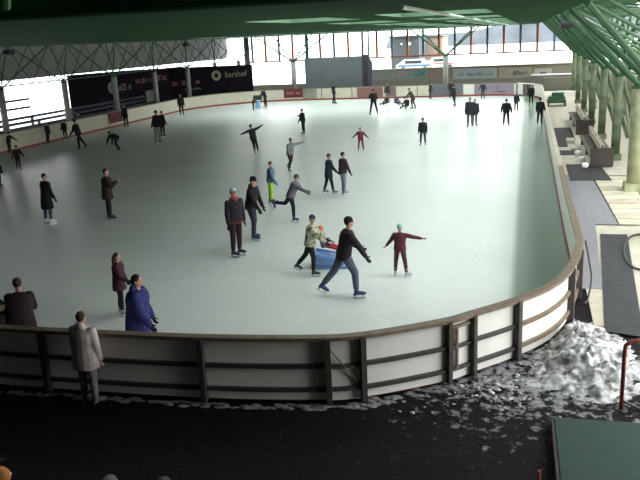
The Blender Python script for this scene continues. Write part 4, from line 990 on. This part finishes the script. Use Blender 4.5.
# ------------------------------------------------------------ near right: snow heap, handrail, green mat, hose
def heap():
    from mathutils import noise
    nx, ny = 90, 90; x0, x1, y0, y1 = -1.6, 2.1, 10.9, 16.2
    v = []; f = []
    for j in range(ny+1):
        for i in range(nx+1):
            x = x0+(x1-x0)*i/nx; y = y0+(y1-y0)*j/ny
            # main heap against the boards' curve plus a low tongue towards the camera
            k = idx(x, y); d = (Vector((x, y, 0))-PL[k]).dot(NR[k])
            h = .28*math.exp(-((x-1.05)/.6)**2-((y-13.9)/.95)**2)+.20*math.exp(-((x-1.2)/.65)**2-((y-12.7)/.8)**2)+.03*math.exp(-((x+.2)/.9)**2-((y-12.1)/.4)**2)
            n = noise.fractal(Vector((x*2.6, y*2.6, 3)), .6, 2.2, 5); n2 = noise.noise(Vector((x*9, y*9, 1)))
            z = h*(1+.55*n)+.05*n*(h > .05)+.03*n2*(h > .05)-.06
            if d < .17: z = min(z, .0)-.2*(d < .05)
            v.append((x, y, max(z, -.25)))
    for j in range(ny):
        for i in range(nx):
            q = j*(nx+1)+i; zs = [v[q][2], v[q+1][2], v[q+nx+1][2], v[q+nx+2][2]]
            if max(zs) > -.035: f.append((q, q+1, q+nx+2, q+nx+1))
    o = mesh_obj('snow_heap', v, f, SNOW, None, True)
    bm = bmesh.new(); bm.from_mesh(o.data); bmesh.ops.delete(bm, geom=[q for q in bm.verts if not q.link_faces], context='VERTS'); bm.to_mesh(o.data); bm.free()
    tag(o, 'heap of dirty white snow scraped against the curved boards', 'snow', kind='stuff')
heap()
b = MB(); rnd = random.Random(3)
for i in range(420):
    a = rnd.random(); x = rnd.gauss(.1, 1.1)-.9*a; y = 12.6-1.3*a+rnd.gauss(0, .45)+max(0, x)*.4
    k = idx(x, y)
    if (Vector((x, y, 0))-PL[k]).dot(NR[k]) < .22 or x > 1.9: continue
    r = rnd.uniform(.01, .038)*(1.3-a*.5); b.ell((x, y, -.03+r*.3), (r*rnd.uniform(.8, 1.6), r, r*.7), 6, 4)
tag(b.build('snow_crumbs', SNOW), 'loose crumbs of snow scattered over black asphalt', 'snow', kind='stuff')
# thin line of snow along the foot of the near boards
b = MB(); ids = run(iD, I(-15, 10.45)); rnd = random.Random(5)
for i in ids:
    for k in range(5):
        p = PL[i]+NR[i]*rnd.uniform(.10, .26); r = rnd.uniform(.03, .07)
        b.ell((p.x+rnd.uniform(-.2, .2), p.y, -.03), (r*1.8, r*.7, r*.35), 7, 4)
tag(b.build('snow_line', GSNOW), 'thin line of trodden snow along the foot of the near boards', 'snow', kind='stuff')
# handrail
p = at(621, 408); 
hr = empty('handrail', (p.x, p.y, 0), 0, 'red-brown pipe handrail rising beside the snow heap', 'handrail')
RED = mat('red_painted_pipe', (.38, .07, .045), .4, var=.5, scale=9, col2=(.10, .02, .02))
MB().tube([(0, 0, -.02), (0, 0, .98), (.01, .01, 1.05), (.07, .03, 1.10), (.14, .05, 1.12), (1.2, .35, 1.16), (1.35, .4, 1.1), (1.4, .4, 1.0), (1.4, .4, -.03)], .032, 12).build('pipe', RED, hr, True)
MB().tube([(.0, 0, -.03), (.0, 0, -.01)], [.10, .09], 14).build('foot_plate', DARK, hr)
MB().tube([(.03, 0, .12), (.32, .05, -.03)], .02, 8).build('foot_brace', DARK, hr)
g = at(551, 423); g2 = at(640, 427)
t = empty('green_platform', (0, 0, 0), 0, 'flat dark-edged platform covered in teal green matting', 'platform')
MB().prism([(g.x, g.y), (g.x+.06, 6.5), (3.2, 6.5), (3.2, g2.y-.02)], -.03, .10).build('deck', DWOOD, t)
MB().prism([(g.x+.05, g.y-.04), (g.x+.12, 6.5), (3.2, 6.5), (3.2, g2.y-.06)], .10, .115).build('matting', mat('teal_matting', (.016, .048, .038), .85, var=.15, scale=5), t)
p0 = at(529, 462, .0)
t = tag(MB().tube([(.28, 9.0, -.03), (.28, 9.0, .25)], .02, 10).build('marker_post', mat('rust_red', (.35, .08, .04), .5)), 'short rust-red post left of the green platform', 'post')
# hoses
HOSE = mat('black_hose', (.02, .02, .02), .5)
def hose(pts, r, label, nm='hose'):
    P_ = [Vector(p) for p in pts]; out = []
    P_ = [P_[0]]+P_+[P_[-1]]
    for i in range(1, len(P_)-2):
        a, b_, c, d = P_[i-1:i+3]
        for k in range(8):
            t_ = k/8; out.append(.5*((2*b_)+(c-a)*t_+(2*a-5*b_+4*c-d)*t_*t_+(3*b_-3*c+d-a)*t_**3))
    out.append(P_[-2])
    tag(MB().tube(out, r, 8).build(nm, HOSE, None, True), label, 'hose')
def gz(px, py, z): v = at(px, py, z); return (v.x, v.y, z)
hose([gz(640, 234, .03), gz(630, 237, .03), gz(624, 248, .03), gz(626, 260, .03), gz(633, 267, .03), gz(642, 270, .03)], .028, 'black hose looped on the pale concrete near the right edge')
ii = I(1.18, 17.2)
a = PL[ii]+NR[ii]*.18
hose([(a.x, a.y, 1.12), (a.x+.06, a.y-.3, .8), (a.x+.12, a.y-.5, .4), (a.x+.03, a.y-.9, .05), (a.x-.05, a.y-1.1, .02)], .02, 'thin black hose hanging down outside the curved right boards')
for i, ii in enumerate([iB, I(1.16, 16.6), iC]):
    for z in ((1.0, .62) if i < 2 else (1.0,)):
        pass
# ------------------------------------------------------------ unseen walls added around the camera to keep the near left in shade
tag(MB().box(-60, 9, -6.3, -6, 0, 8.4).build('shade_wall_back', mat('shade_wall_render', (.08, .08, .08), .9)), kind='structure')
tag(MB().box(8.8, 9, -6, 7, 0, 8.4).build('wall_right', mat('shade_wall_render', (.08, .08, .08))), kind='structure')  # added to block daylight from the near right
tag(MB().box(-34, -33.8, -6, 36, 0, 3.75).build('wall_left', mat('shade_wall_render', (.08, .08, .08))), kind='structure')  # added out of view to close the left side against daylight
